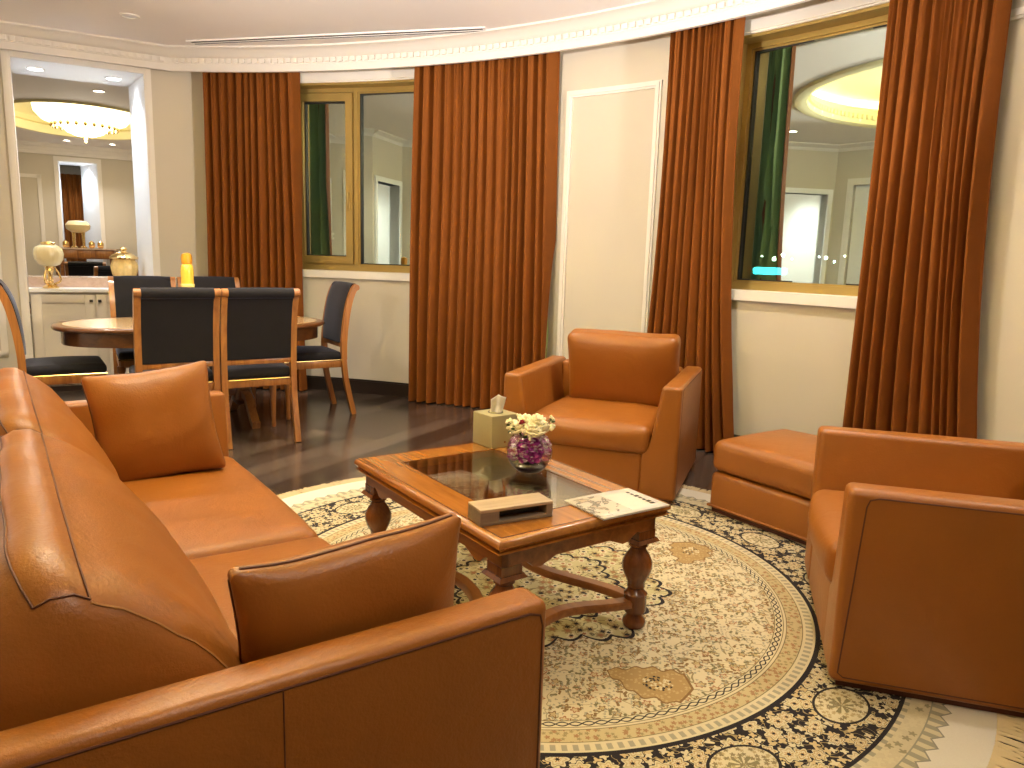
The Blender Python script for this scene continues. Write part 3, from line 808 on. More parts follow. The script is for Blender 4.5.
# ------------------------------------------------------------------ leather seating
def wrinkle(p, amt, sc=9.0, seed=0): return amt*noise.noise(Vector((p.x*sc+seed, p.y*sc, p.z*sc)))
def lean_block(b, poly, y0, y1, bev, lean=0.0, ztop=0.65, seg=3, sub=None):
    """poly in (x,z) extruded along y; the front end leans back with height by 'lean'"""
    b.prism(poly, y0, y1, tr=lambda q: Vector((q.x, q.z-(lean*q.y/ztop if q.z == y1 else 0), q.y)), bev=bev, seg=seg)
def lounge(name, label, cat, loc, rotz, W, D, arm_h, arm_top, arm_low, n_seat, seat_h, back_h, seat_front=0.0, group=None, lean=0.02, back_cushions=None, arm_bev=0.02, seat_bulge=0.02):
    root = thing(name, label, cat, loc, rotz, group)
    hw = W/2; y0, y1 = -D/2, D/2; base_top = seat_h-0.15
    b = B(); b.box((0, (y0+y1)/2, (0.03+base_top)/2), (W-2*(arm_low+0.05), D-0.008, base_top-0.03), bev=0.012, seg=3); b.obj('base', M_leather, root)
    b = B(); b.box((0, 0, 0.0255), (W-0.05, D-0.05, 0.029)); b.obj('plinth', M_seam, root)
    for sgn in (-1, 1):
        poly = [(hw, 0.03), (hw, arm_h), (hw-arm_top, arm_h), (hw-arm_low, base_top+0.10), (hw-arm_low-0.02, base_top+0.03), (hw-arm_low-0.055, base_top), (hw-arm_low-0.055, 0.03)]
        poly = [(x*sgn, z) for x, z in poly]
        b = B(); lean_block(b, poly, y0, y1, arm_bev, lean, arm_h, 4)
        a = b.obj('arm', M_leather, root, smooth=50)
        xo = sgn*(hw-0.0008); q_ = arm_bev*0.8+0.001; yy = lambda z: y1-lean*(z/arm_h)-q_
        b = B()
        pts = [Vector((xo, y0+0.03, 0.052)), Vector((xo, y1-q_-0.02, 0.052)), Vector((xo, yy(0.06), 0.065)), Vector((xo, yy(arm_h/2), arm_h/2)), Vector((xo, yy(arm_h-q_-0.03), arm_h-q_-0.03)), Vector((xo, yy(arm_h-q_)-0.006, arm_h-q_-0.008)), Vector((xo, yy(arm_h)-0.03, arm_h-q_)), Vector((xo, y0+0.03, arm_h-q_))]
        b.tube(pts, 0.0024, 6)
        b.obj('piping', M_seam, a)
    b = B(); b.box((0, y0+0.07, (0.03+arm_h-0.01)/2), (W-2*arm_top-0.02, 0.14, arm_h-0.04), bev=0.02, seg=3); b.obj('backrest', M_leather, root)
    sw = (W-2*arm_low-0.01)/n_seat; yb = y0+0.16; yf = y1+seat_front
    for k in range(n_seat):
        xc = -(W-2*arm_low-0.01)/2+sw*(k+0.5)
        def fn(p, hx, hy, hz, k=k):
            fx = 1-abs(p.x/hx)**2.5; fy = 1-abs(p.y/hy)**2.5
            if p.z > 0: p.z += 0.022*max(0, fx)*max(0, fy)+wrinkle(p, 0.004, 6, k)
            if p.y > 0: p.y += seat_bulge*max(0, fx)*(1-abs(p.z/hz)**2)
            return p
        b = B(); b.rbox((xc, (yb+yf)/2, seat_h-0.08), (sw-0.004, yf-yb, 0.16), 0.045, 14, fn)
        sc = b.obj('seat_cushion', M_leather, root, smooth=60)
        b = B(); xs = [xc-sw/2+0.03+(sw-0.06)*i/20 for i in range(21)]
        b.tube([(x, yf-0.006+seat_bulge*max(0, 1-abs((x-xc)/(sw/2))**2.5)*0.75, seat_h-0.118) for x in xs], 0.003, 5)
        b.obj('seam', M_stitch, sc)
    return root, hw, y0, y1

# sofa: frame (u forward, v along), angle 35 degrees
SA = radians(35); SU = Vector((cos(SA), sin(SA))); SV = Vector((-sin(SA), cos(SA)))
V0, V1, U0, U1 = 1.004, 3.40, -0.22, 0.805
vc, uc = (V0+V1)/2, (U0+U1)/2
sp_ = SU*uc+SV*vc
sofa, hw, y0, y1 = lounge('sofa', 'tan leather two-seat sofa with loose back cushions, nearest seat in front', 'sofa', (sp_.x, sp_.y, 0), SA-pi/2,
                          V1-V0, U1-U0, 0.68, 0.086, 0.125, 2, 0.415, 0.68, seat_front=0.012, lean=0.0)
def sofa_back_cushion(x0, x1, seed, parent, shrink):
    """profile in (y,z) local: y = u-uc"""
    prof_uz = [(-0.06, 0.40), (0.10, 0.385), (0.25, 0.392), (0.325, 0.41), (0.358, 0.45), (0.356, 0.51), (0.330, 0.58), (0.290, 0.645), (0.240, 0.71), (0.185, 0.762), (0.128, 0.80), (0.092, 0.817),
               (0.078, 0.826), (0.055, 0.842), (0.020, 0.846), (-0.004, 0.836), (-0.03, 0.80), (-0.06, 0.72), (-0.08, 0.60), (-0.085, 0.50)]
    prof_uz = [(u_-shrink*max(0, min(1, (u_-0.08)/0.2)), z_) for u_, z_ in prof_uz]
    P = []
    n = len(prof_uz)
    for i in range(n):
        p, q = Vector(prof_uz[i]), Vector(prof_uz[(i+1) % n]); P += [p, (p+q)/2]
    c = Vector((0.13, 0.60))
    xm, hl = (x0+x1)/2, (x1-x0)/2
    def pos(k, t):
        e = (1-abs(t)**14)**(1/5) if abs(t) < 1 else 0
        sc_ = 0.86*e**0.5+0.14 if abs(t) > 0.5 else 1
        sc_ = 1-(1-e)*0.92 if abs(t) > 0.5 else 1
        p = c+(P[k]-c)*sc_
        x = xm+hl*t*1.0
        # ends lean in towards the top, sides belly out lower down
        x -= math.copysign(abs(t)**4, t)*0.02*max(0, (p.y-0.55)/0.3)
        d = (P[k]-c).normalized()
        bul = 0.018*cos(t*pi/2)
        wr = 0.016*noise.noise(Vector((x*7+seed, p.x*6, p.y*7)))*(0.35+abs(t)**3*1.2)
        p = p+d*(bul+wr)
        return Vector((x, p.x-uc, p.y))
    ts = [-1, -0.995, -0.98, -0.95, -0.9]+[-0.82+1.64*i/24 for i in range(25)]+[0.9, 0.95, 0.98, 0.995, 1]
    b = B(); m = len(P)
    R = [[b.bm.verts.new(pos(k, t)) for k in range(m)] for t in ts]
    for A, C in zip(R[:-1], R[1:]):
        for k in range(m): b.bm.faces.new((A[k], A[(k+1) % m], C[(k+1) % m], C[k]))
    b.bm.faces.new(R[0][::-1]); b.bm.faces.new(R[-1])
    o = b.obj('back_cushion', M_leather, parent, smooth=60)
    for k, nm in ((24, 'seam'), (30, 'seam')):
        b = B(); pts = [pos(k, t)+Vector((0, 0, 0.001)) for t in ts[3:-3]]
        b.tube(pts, 0.0020, 5); b.obj(nm, M_seam, o)
    b = B()                                             # cross seams closing the boxed top at both ends
    b.bm.free()
    for t in (-0.95, 0.95):
        b = B(); b.tube([pos(k, t)+Vector((0, 0, 0.001)) for k in range(24, 31)], 0.0020, 5); b.obj('seam', M_seam, o)
        b = B(); b.tube([pos(k, t*1.005) for k in range(24, 7, -1)], 0.0022, 5); b.obj('seam', M_stitch, o)
    return o
inner = (V1-V0)/2-0.11
sofa_back_cushion(0.004, inner, 2.0, sofa, 0.012)
sofa_back_cushion(-inner, -0.004, 9.0, sofa, 0.06)
b = B(); b.tube([(hw, y0+0.53, 0.05), (hw, y0+0.53, 0.66)], 0.0013, 5); b.obj('seam', M_seam, sofa)

def pillow(name, label, c, wdt, hgt, thick, rot, seed):
    def fn(p, hx, hy, hz):
        fx, fz = abs(p.x/hx), abs(p.z/hz)
        e = max(0.0, (1-fx**2.6))*max(0.0, (1-fz**2.6))
        p.y *= 0.16+0.84*e**0.55
        pin = 1-0.07*(1-fz**2)*fx**3; p.x *= pin
        p.z *= 1-0.07*(1-fx**2)*fz**3
        p.y += 0.010*noise.noise(Vector((p.x*9+seed, p.z*9, seed)))*(0.4+fx)
        p.z += 0.006*noise.noise(Vector((p.x*7+seed, 4, seed)))
        return p
    b = B(); b.rbox((0, 0, 0), (wdt, thick, hgt), 0.02, 22, fn)
    o = b.obj(name, M_leather, smooth=60)
    tag(o, label, 'pillow', 'tan leather throw pillows on the sofa')
    o.location = c; o.rotation_euler = rot
    pts = []
    n = 14
    def rim(x, z): return fn(Vector((x, 0.0, z)), wdt/2, thick/2, hgt/2)
    hx, hz = wdt/2-0.001, hgt/2-0.001
    r_ = 0.02
    loop = [(-hx+r_+(2*hx-2*r_)*i/n, hz) for i in range(n+1)]+[(hx, hz-r_-(2*hz-2*r_)*i/n) for i in range(n+1)]+[(hx-r_-(2*hx-2*r_)*i/n, -hz) for i in range(n+1)]+[(-hx, -hz+r_+(2*hz-2*r_)*i/n) for i in range(n+1)]
    b = B(); b.tube([rim(x, z) for x, z in loop], 0.004, 6, closed=True); b.obj('piping', M_seam, o)
    return o
def suv(u, v, z): q = SU*u+SV*v; return (q.x, q.y, z)
# near pillow leans back on the near arm; local x along u, local y thickness, local z up
pillow('throw_pillow', 'tan leather throw pillow leaning on the near sofa arm, seen from behind', suv(0.503, 1.20, 0.606), 0.435, 0.40, 0.14, (radians(9), radians(-3), SA), 1.3)
pillow('throw_pillow', 'tan leather throw pillow leaning on the far sofa arm beside the dining chairs', suv(0.485, 3.07, 0.622), 0.445, 0.44, 0.16, (radians(-14), radians(-5), SA), 6.1)

# armchairs
def armchair(label, corner, facing_deg, which, W=0.95, D=0.88, cx=0.0, cy=0.29, cz=0.635, tilt=-14):
    """corner: plan point of one front corner ('left'/'right' as seen sitting); facing direction in degrees"""
    a = radians(facing_deg); f = Vector((cos(a), sin(a))); r = Vector((f.y, -f.x))
    c = Vector(corner)-f*(D/2)-(r*(W/2) if which == 'right' else -r*(W/2))
    root, hw, y0, y1 = lounge('armchair', label, 'armchair', (c.x, c.y, 0), a-pi/2, W, D, 0.65, 0.105, 0.145, 1, 0.425, 0.65, seat_front=0.012, group='matching tan leather armchairs', lean=0.035, seat_bulge=0.03, arm_bev=0.023)
    def fn(p, hx, hy, hz):
        fx, fz = abs(p.x/hx), abs(p.z/hz)
        e = max(0, 1-fx**3)*max(0, 1-fz**3)
        p.y *= 0.55+0.55*e**0.6
        p.x *= 1-0.03*(1-fz**2)*fx**2
        p.z += wrinkle(p, 0.008, 6, 3)
        return p
    b = B(); b.rbox((0, 0, 0), (W-0.31, 0.22, 0.47), 0.05, 16, fn, Matrix.Rotation(radians(tilt), 3, 'X'))
    o = b.obj('back_cushion', M_leather, root, smooth=60); o.location = (cx, y0+cy, cz)
    return root
armchair('tan leather armchair facing the table, its back to the curved wall', (0.885, 3.815), 249.5, 'left', W=1.0, D=0.90, cx=-0.055)
armchair('tan leather armchair cut by the right picture edge, side turned to us', (1.008, 2.125), 163.5, 'left', W=0.95, D=1.06, cy=0.20, tilt=-32, cz=0.525)

# ottoman
OA = radians(35.5); OU = Vector((cos(OA), sin(OA))); OV = Vector((OU.y, -OU.x))
oc = Vector((1.05, 3.765))+OU*0.30+OV*0.40
ot = thing('ottoman', 'tan leather ottoman between the two armchairs by the window wall', 'ottoman', (oc.x, oc.y, 0), OA-pi/2)
b = B(); b.rbox((0, 0, 0.125), (0.80, 0.60, 0.20), 0.028, 10); b.obj('base', M_leather, ot, smooth=60)
b = B(); b.box((0, 0, 0.0235), (0.77, 0.57, 0.025)); b.obj('plinth', M_seam, ot)
b = B(); b.tube([(x*0.40, y*0.30, 0.045) for x, y in ((-1, -1), (1, -1), (1, 1), (-1, 1))], 0.007, 6, closed=True); b.obj('piping', M_leather, ot)
def fo(p, hx, hy, hz):
    if p.z > 0: p.z += 0.030*max(0, 1-abs(p.x/hx)**2.2)*max(0, 1-abs(p.y/hy)**2.2)
    return p
b = B(); b.rbox((0, 0, 0.312), (0.81, 0.61, 0.165), 0.045, 14, fo); b.obj('seat_cushion', M_leather, ot, smooth=60)

# ------------------------------------------------------------------ coffee table
TA = radians(125.3)                                     # long axis direction
TC = Vector((-0.033, 2.685)); TH = 0.48; TL, TWD = 1.045, 0.715
ct = thing('coffee_table', 'carved wooden coffee table with smoked glass panel on the round rug', 'coffee table', (TC.x, TC.y, 0.0105), TA)
H_ = TH-0.010
b = B(); hl, hh = TL/2, TWD/2
gx, gy = hl-0.155, hh-0.140                                # glass opening half sizes
edge = [(0.0, -0.042), (-0.012, -0.040), (-0.006, -0.030), (0.0, -0.024), (0.0, -0.016), (-0.004, -0.008), (-0.012, -0.002), (-0.022, 0.0)]
def rect_ring(off, z, bb): return [bb.bm.verts.new((sx*(hl+off), sy*(hh+off), H_+z)) for sx, sy in ((-1, -1), (1, -1), (1, 1), (-1, 1))]
R = [rect_ring(o, z, b) for o, z in edge]
for A, C in zip(R[:-1], R[1:]):
    for k in range(4): b.bm.faces.new((A[k], A[(k+1) % 4], C[(k+1) % 4], C[k]))
inn_t = [b.bm.verts.new((sx*(hl-0.022), sy*(hh-0.022), H_-0.001)) for sx, sy in ((-1, -1), (1, -1), (1, 1), (-1, 1))]
inn_b = [b.bm.verts.new((sx*(gx+0.03), sy*(gy+0.03), H_-0.042)) for sx, sy in ((-1, -1), (1, -1), (1, 1), (-1, 1))]
mid_t = [b.bm.verts.new((sx*(gx+0.03), sy*(gy+0.03), H_-0.008)) for sx, sy in ((-1, -1), (1, -1), (1, 1), (-1, 1))]
for k in range(4):
    j = (k+1) % 4
    b.bm.faces.new((R[-1][k], R[-1][j], inn_t[j], inn_t[k])); b.bm.faces.new((inn_b[j], inn_b[k], R[0][k], R[0][j]))
    b.bm.faces.new((mid_t[k], mid_t[j], inn_b[j], inn_b[k]))
b.obj('top_edge', M_topwood, ct, smooth=30)
# mitred veneer boards of the top
for k, (sx, sy) in enumerate(((0, -1), (1, 0), (0, 1), (-1, 0))):
    o_ = [(-hl+0.0225, -hh+0.0225), (hl-0.0225, -hh+0.0225), (hl-0.0225, hh-0.0225), (-hl+0.0225, hh-0.0225)]; i_ = [(-gx, -gy), (gx, -gy), (gx, gy), (-gx, gy)]
    j = (k+1) % 4
    b = B(); b.prism([o_[k], o_[j], i_[j], i_[k]], H_-0.022, H_); b.obj('top_board', M_topwood if k % 2 == 0 else M_topwood2, ct, smooth=20)
b = B()
for a in (hl-0.024,):
    c_ = hh-0.024
    for x0, y0_, sx, sy in ((0, -c_, 2*a, 0.004), (0, c_, 2*a, 0.004), (-a, 0, 0.004, 2*c_), (a, 0, 0.004, 2*c_)): b.box((x0, y0_, H_), (sx, sy, 0.0016))
for x0, y0_, sx, sy in ((0, -gy-0.003, 2*gx+0.012, 0.006), (0, gy+0.003, 2*gx+0.012, 0.006), (-gx-0.003, 0, 0.006, 2*gy), (gx+0.003, 0, 0.006, 2*gy)): b.box((x0, y0_, H_), (sx, sy, 0.0016))
b.obj('inlay', M_legwood, ct)
b = B(); b.box((0, 0, H_-0.004), (2*gx, 2*gy, 0.006)); b.obj('glass_panel', M_tableglass, ct, smooth=0)
# scalloped apron, four boards
def apron_poly(L):
    """lower edge with a lobe near each end; (x, z)"""
    z1, z0 = H_-0.042, H_-0.112
    pts = [(-L, z1), (L, z1), (L, z0-0.004)]
    pts += [(L-0.055, z0-0.004), (L-0.062, z0+0.008), (L-0.085, z0+0.016), (L-0.105, z0+0.004), (L-0.120, z0-0.010), (L-0.150, z0-0.014), (L-0.175, z0-0.004), (L-0.21, z0+0.010)]
    lft = [(-x, z) for x, z in pts[2:]][::-1]
    return pts+lft
ins = 0.035
for k in range(4):
    L = (hl if k % 2 == 0 else hh)-ins; off = (hh if k % 2 == 0 else hl)-ins
    rz = Matrix.Rotation(k*pi/2, 3, 'Z')
    b = B(); b.prism(apron_poly(L), -off-0.0, -off+0.024, tr=lambda q: rz @ Vector((q.x, q.z, q.y)), bev=0.0)
    b.obj('apron', M_tablewood, ct, smooth=30)
b = B()                                                  # ogee moulding under the top
for off, z in ((0.028, H_-0.048),):
    b.tube([(sx*(hl-off), sy*(hh-off), z) for sx, sy in ((-1, -1), (1, -1), (1, 1), (-1, 1))], 0.009, 8, closed=True)
b.obj('moulding', M_tablewood, ct, smooth=60)
LS = H_/0.44
legp = [(0.020, 0.0), (0.033, 0.004), (0.038, 0.016), (0.036, 0.030), (0.026, 0.042), (0.024, 0.050), (0.034, 0.056), (0.037, 0.066), (0.036, 0.110), (0.038, 0.120), (0.030, 0.128), (0.024, 0.138), (0.029, 0.144), (0.027, 0.152),
        (0.030, 0.164), (0.042, 0.188), (0.049, 0.212), (0.048, 0.232), (0.038, 0.254), (0.027, 0.270), (0.024, 0.280), (0.031, 0.286), (0.030, 0.294)]
legp = [(r_*1.10, z_*LS) for r_, z_ in legp]
lx, ly = hl-0.072, hh-0.072
for sx, sy in ((-1, -1), (1, -1), (1, 1), (-1, 1)):
    b = B(); b.lathe(legp, (sx*lx, sy*ly, 0), 28)
    for wz, z0, z1, w2 in ((0.060, 0.294, 0.306, 0.088), (0.104, 0.306, 0.318, 0.088), (0.078, 0.318, 0.345, 0.078)):
        z0 *= LS; z1 *= LS
        a, c_ = wz/2, w2/2
        b.hexa([(sx*lx+p*a, sy*ly+q*a, z0) for p, q in ((-1, -1), (1, -1), (1, 1), (-1, 1))]+[(sx*lx+p*c_, sy*ly+q*c_, z1) for p, q in ((-1, -1), (1, -1), (1, 1), (-1, 1))])
    b.obj('leg', M_legwood, ct, smooth=35)
def bowed(p, q, bow):
    p, q = Vector(p), Vector(q); n_ = 24; pts = []
    inw = -((p+q)/2).normalized()
    for i in range(n_+1):
        t_ = i/n_; pts.append(p.lerp(q, t_)+inw*bow*sin(pi*t_)**2)
    return pts
zs = 0.092*LS
cs = [(-lx, -ly), (lx, -ly), (lx, ly), (-lx, ly)]
for k in range(4):
    p, q = Vector((*cs[k], 0)), Vector((*cs[(k+1) % 4], 0)); pts = bowed(p, q, 0.13 if k % 2 == 0 else 0.075)
    b = B(); n_ = len(pts); rings = []
    sec = [(-0.024, -0.014), (0.024, -0.014), (0.024, 0.004), (0.018, 0.012), (-0.018, 0.012), (-0.024, 0.004)]
    for i, pt in enumerate(pts):
        t_ = (pts[min(i+1, n_-1)]-pts[max(i-1, 0)]).normalized(); s_ = Vector((-t_.y, t_.x, 0))
        rings.append([b.bm.verts.new(pt+s_*a+Vector((0, 0, zs+c_))) for a, c_ in sec])
    for A, C in zip(rings[:-1], rings[1:]):
        for m_ in range(6): b.bm.faces.new((A[m_], A[(m_+1) % 6], C[(m_+1) % 6], C[m_]))
    b.bm.faces.new(rings[0][::-1]); b.bm.faces.new(rings[-1])
    b.obj('stretcher', M_tablewood, ct, smooth=40)

# ------------------------------------------------------------------ things on the coffee table
ZT = TH+0.0008
tb = thing('tissue_box', 'square khaki tissue box standing on the far edge of the coffee table', 'tissue box', (-0.068, 3.205, ZT), radians(38))
b = B(); b.box((0, 0, 0.071), (0.142, 0.142, 0.142), bev=0.004); b.obj('box', M_tissuebox, tb)
b = B(); b.lathe([(0.03, 0.0), (0.034, 0.0), (0.034, 0.002), (0.03, 0.002)], (0, 0, 0.1418), 24, cap=False); b.obj('slot', M_gasket, tb)
b = B(); b.lathe([(0.001, 0), (0.0045, 0), (0.0045, 0.0015), (0.001, 0.0015)], (0, 0, 0), 12)
for v_ in b.bm.verts: v_.co = Vector((v_.co.x, -0.0711-v_.co.z, 0.022+v_.co.y))
b.obj('snap_button', M_goldmetal, tb)
def tiss(u, v):
    a = (u-0.5); wv = 0.012*sin(u*9+v*3)+0.01*sin(v*5+1)
    wd = 0.026+0.010*v
    return Vector((a*2*wd*cos(0.5)+0.012*v, 0.012*sin(u*6.3)*(1-0.3*v)+a*0.02+0.006*sin(4*v), 0.138+v*(0.085-0.018*abs(a)*2+0.01*a)))
b = B(); b.grid(tiss, 14, 14); o = b.obj('tissue', M_tissue, tb, smooth=80); o.rotation_euler = (0, 0, radians(-50))
sm = o.modifiers.new('thickness', 'SOLIDIFY'); sm.thickness = 0.0015

# flower bowl
FB = Vector((0.075, 2.785))
fb = thing('flower_bowl', 'round glass bowl of purple petals on the coffee table', 'vase', (FB.x, FB.y, ZT), 0)
prof_ = []
RB = 0.090
for k in range(0, 19):
    a = -1.25+k*(1.25+1.02)/18; prof_.append((RB*cos(a), 0.082+RB*sin(a)))
inner_ = [(r_*0.965, 0.082+(z_-0.082)*0.965) for r_, z_ in prof_][::-1]
b = B(); b.lathe(prof_+inner_, n=40, cap=True); b.obj('glass', M_bowlglass, fb, smooth=60)
b = B(); b.lathe([(0.005, 0.004), (0.045, 0.006), (0.068, 0.026), (0.078, 0.046), (0.06, 0.054), (0.005, 0.056)], n=28); b.obj('pebbles', M_darkwater, fb, smooth=60)
def petals(seed, count, mat, name, zr):
    rnd = random.Random(seed); b = B()
    for i in range(count):
        while True:
            p = Vector((rnd.uniform(-1, 1), rnd.uniform(-1, 1), rnd.uniform(-1, 1)))
            if 0.72 < p.length < 1: break
        p = p*0.079; z_ = 0.085+p.z
        if not (zr[0] < z_ < zr[1]): continue
        m_ = Matrix.Rotation(rnd.uniform(0, 6.28), 4, 'Z') @ Matrix.Rotation(rnd.uniform(-1.2, 1.2), 4, 'X')
        c_ = Vector((p.x, p.y, z_)); rr_ = rnd.uniform(0.008, 0.015)
        q = bmesh.ops.create_icosphere(b.bm, subdivisions=1, radius=1, matrix=Matrix.Translation(c_) @ m_ @ Matrix.Diagonal((rr_, rr_*0.7, rr_*0.25, 1)))
    o = b.obj(name, mat, smooth=60); o.location = (FB.x, FB.y, ZT); return o
tag(petals(3, 620, M_purple, 'purple_petals', (0.05, 0.14)), 'loose purple orchid petals filling the glass bowl', 'petals', kind='stuff')
tag(petals(8, 340, M_pink, 'pale_petals', (0.06, 0.145)), 'pale pink petals mixed inside the glass bowl', 'petals', kind='stuff')
# cream flowers over the rim
def flower(loc, r_, seed, mat=M_flower, label='creamy white flower bunched above the glass bowl rim', group='creamy flowers in the bowl'):
    rnd = random.Random(seed); b = B()
    for lay, (n_, rad, zz, tilt) in enumerate(((7, 1.0, 0.0, 0.25), (6, 0.72, 0.28, 0.7), (5, 0.42, 0.5, 1.1))):
        for i in range(n_):
            a = 2*pi*i/n_+rnd.uniform(-0.2, 0.2)+lay
            m_ = Matrix.Rotation(a, 4, 'Z') @ Matrix.Translation((rad*r_*0.55, 0, zz*r_)) @ Matrix.Rotation(-tilt, 4, 'Y') @ Matrix.Diagonal((r_*0.52, r_*0.42, r_*0.16, 1))
            bmesh.ops.create_icosphere(b.bm, subdivisions=2, radius=1, matrix=m_)
    o = b.obj('flower', mat, smooth=60); o.location = loc
    o.rotation_euler = (rnd.uniform(-0.5, 0.5), rnd.uniform(-0.5, 0.5), rnd.uniform(0, 6))
    return tag(o, label, 'flower', group)
fx = FB.x; fy = FB.y; fz = ZT
for i, (dx, dy, dz, r_) in enumerate(((-0.045, -0.02, 0.165, 0.036), (0.0, -0.045, 0.168, 0.036), (0.045, -0.02, 0.172, 0.036), (-0.02, 0.02, 0.190, 0.034), (0.03, 0.025, 0.190, 0.034), (0.015, -0.02, 0.195, 0.034), (0.06, 0.02, 0.165, 0.030), (-0.06, 0.025, 0.170, 0.028), (0.03, -0.05, 0.158, 0.030))):
    flower((fx+dx, fy+dy, fz+dz), r_, 40+i)
flower((fx-0.032, fy-0.035, fz+0.198), 0.014, 90, M_red, 'small crimson bud among the creamy flowers of the bowl', None)
b = B(); rnd = random.Random(12)
for i in range(16):
    a = rnd.uniform(0, 6.28); L = rnd.uniform(0.06, 0.10); tip = Vector((cos(a)*L, sin(a)*L, 0.165+rnd.uniform(-0.012, 0.045)))
    base_ = Vector((cos(a)*0.03, sin(a)*0.03, 0.135)); b.tube([base_, (base_+tip)/2+Vector((0, 0, 0.01)), tip], 0.0016, 5)
    b.ico(tip-Vector((0, 0, 0.012)), 0.009, 1, (1, 0.5, 0.6))
o = b.obj('sprigs', M_green, smooth=60); o.location = (fx, fy, fz); tag(o, 'thin green sprigs between the creamy flowers in the bowl', 'greenery', kind='stuff')
b = B(); rnd = random.Random(12)
for i in range(16):
    a = rnd.uniform(0, 6.28); L = rnd.uniform(0.06, 0.10); tip = Vector((cos(a)*L, sin(a)*L, 0.165+rnd.uniform(-0.012, 0.045)))
    for q in range(3): b.ico(tip+Vector((rnd.uniform(-0.008, 0.008), rnd.uniform(-0.008, 0.008), rnd.uniform(-0.006, 0.008))), 0.0062, 1)
o = b.obj('tiny_buds', M_flower, smooth=60); o.location = (fx, fy, fz); tag(o, 'tiny cream buds at the sprig tips around the bowl flowers', 'buds', kind='stuff')

# remote-control holder
rc = thing('remote_holder', 'long grey wooden remote holder, open along one side, on the coffee table', 'remote holder', (0.008, 2.270, ZT), radians(27.5))
b = B(); lw_, dw, hw_ = 0.255, 0.095, 0.052
b.box((0, dw/2-0.005, 0.0), (lw_, 0.01, 0.0001)); b.bm.clear()
b.box((0, 0, 0.005), (lw_, dw, 0.010), bev=0.0015); b.box((0, dw/2-0.005, hw_/2), (lw_, 0.010, hw_-0.004), bev=0.0015)
b.box((-lw_/2+0.032, 0, hw_/2), (0.064, dw-0.002, hw_-0.012)); b.box((lw_/2-0.011, 0, hw_/2), (0.022, dw-0.002, hw_-0.012))
b.obj('case', M_traydark, rc)
b = B(); b.box((0, 0, hw_-0.005), (lw_, dw, 0.010), bev=0.0015); b.obj('lid', M_tray, rc)
b = B(); b.box((0.02, 0.012, 0.018), (0.16, 0.042, 0.016), bev=0.004)
o = b.obj('remote_control', M_gasket); o.location = (0.008, 2.270, ZT); o.rotation_euler = (0, 0, radians(27.5)); tag(o, 'black remote control lying inside the grey wooden holder', 'remote control')

# magazine
def paper_mat():
    m, nt, b_ = new_mat('magazine_cover'); co = coords(nt)
    sp = nt.nodes.new('ShaderNodeSeparateXYZ'); nt.links.new(co, sp.inputs[0]); x, y = S(nt, sp.outputs[0]), S(nt, sp.outputs[1])
    nz = S(nt, noise_tex(nt, co, 26, 3, 0.6))
    pic = mixc(nt, nz.gt(0.52), (0.56, 0.50, 0.44), (0.16, 0.14, 0.12))
    pic = mixc(nt, nz.gt(0.60), pic, (0.45, 0.36, 0.27))
    col = mixc(nt, x.lt(-0.005)*y.abs().lt(0.088), (0.66, 0.61, 0.56), pic)
    nt.links.new(col, b_.inputs['Base Color']); b_.inputs['Roughness'].default_value = 0.35; return m
M_mag = paper_mat()
mg = thing('magazine', 'pale magazine lying over the near right corner of the coffee table', 'magazine', (0.368, 2.425, ZT), radians(33))
b = B(); b.box((0, 0, 0.003), (0.285, 0.205, 0.005)); b.obj('pages', M_tissue, mg)
def cov(u, v): return Vector(((u-0.5)*0.29, (v-0.5)*0.21, 0.0062+0.004*sin(u*3.1)*0.4))
b = B(); b.grid(cov, 10, 4); o = b.obj('cover', M_mag, mg, smooth=60); sm = o.modifiers.new('thickness', 'SOLIDIFY'); sm.thickness = 0.0008
b = B(); rnd = random.Random(4)
for k in range(7):
    h_ = rnd.uniform(0.008, 0.020); y_ = 0.062-0.0205*k
    b.box((0.105+rnd.uniform(-0.002, 0.002), y_, 0.0082), (h_, 0.012, 0.0006), Matrix.Rotation(rnd.uniform(-0.4, 0.4), 4, 'Z'))
b.obj('masthead', M_black, mg)

# ------------------------------------------------------------------ dining set
DA = radians(33.5); DE = Vector((cos(DA), sin(DA))); DN = Vector((-sin(DA), cos(DA)))
def dn(s, n_): return DE*s+DN*n_
dc = dn(1.08, 5.83)
dt_ = thing('dining_table', 'oval wooden dining table with pale polished top near the pass-through', 'dining table', (dc.x, dc.y, 0), DA)
def oval(a, c_, n_=64, p=2.35): return [(math.copysign(abs(cos(t_))**(2/p), cos(t_))*a, math.copysign(abs(sin(t_))**(2/p), sin(t_))*c_) for t_ in [2*pi*i/n_ for i in range(n_)]]
DAx, DBx = 0.92, 0.52
b = B()
rims = [(0.0, 0.725), (0.012, 0.730), (0.016, 0.742), (0.010, 0.754), (0.0, 0.758)]
R = [[b.bm.verts.new((x, y, z)) for x, y in oval(DAx+o-0.012, DBx+o-0.012)] for o, z in rims]
for A, C in zip(R[:-1], R[1:]):
    for k in range(64): b.bm.faces.new((A[k], A[(k+1) % 64], C[(k+1) % 64], C[k]))
b.bm.faces.new(R[0][::-1]); b.bm.faces.new(R[-1]); b.obj('table_edge', M_dinewood, dt_, smooth=50)
b = B(); b.prism(oval(DAx-0.06, DBx-0.06), 0.7575, 0.760); b.obj('tabletop', M_dinetop, dt_, smooth=30)
b = B(); b.prism(oval(DAx-0.05, DBx-0.05), 0.63, 0.726); b.obj('apron', M_dinewood, dt_, smooth=40)
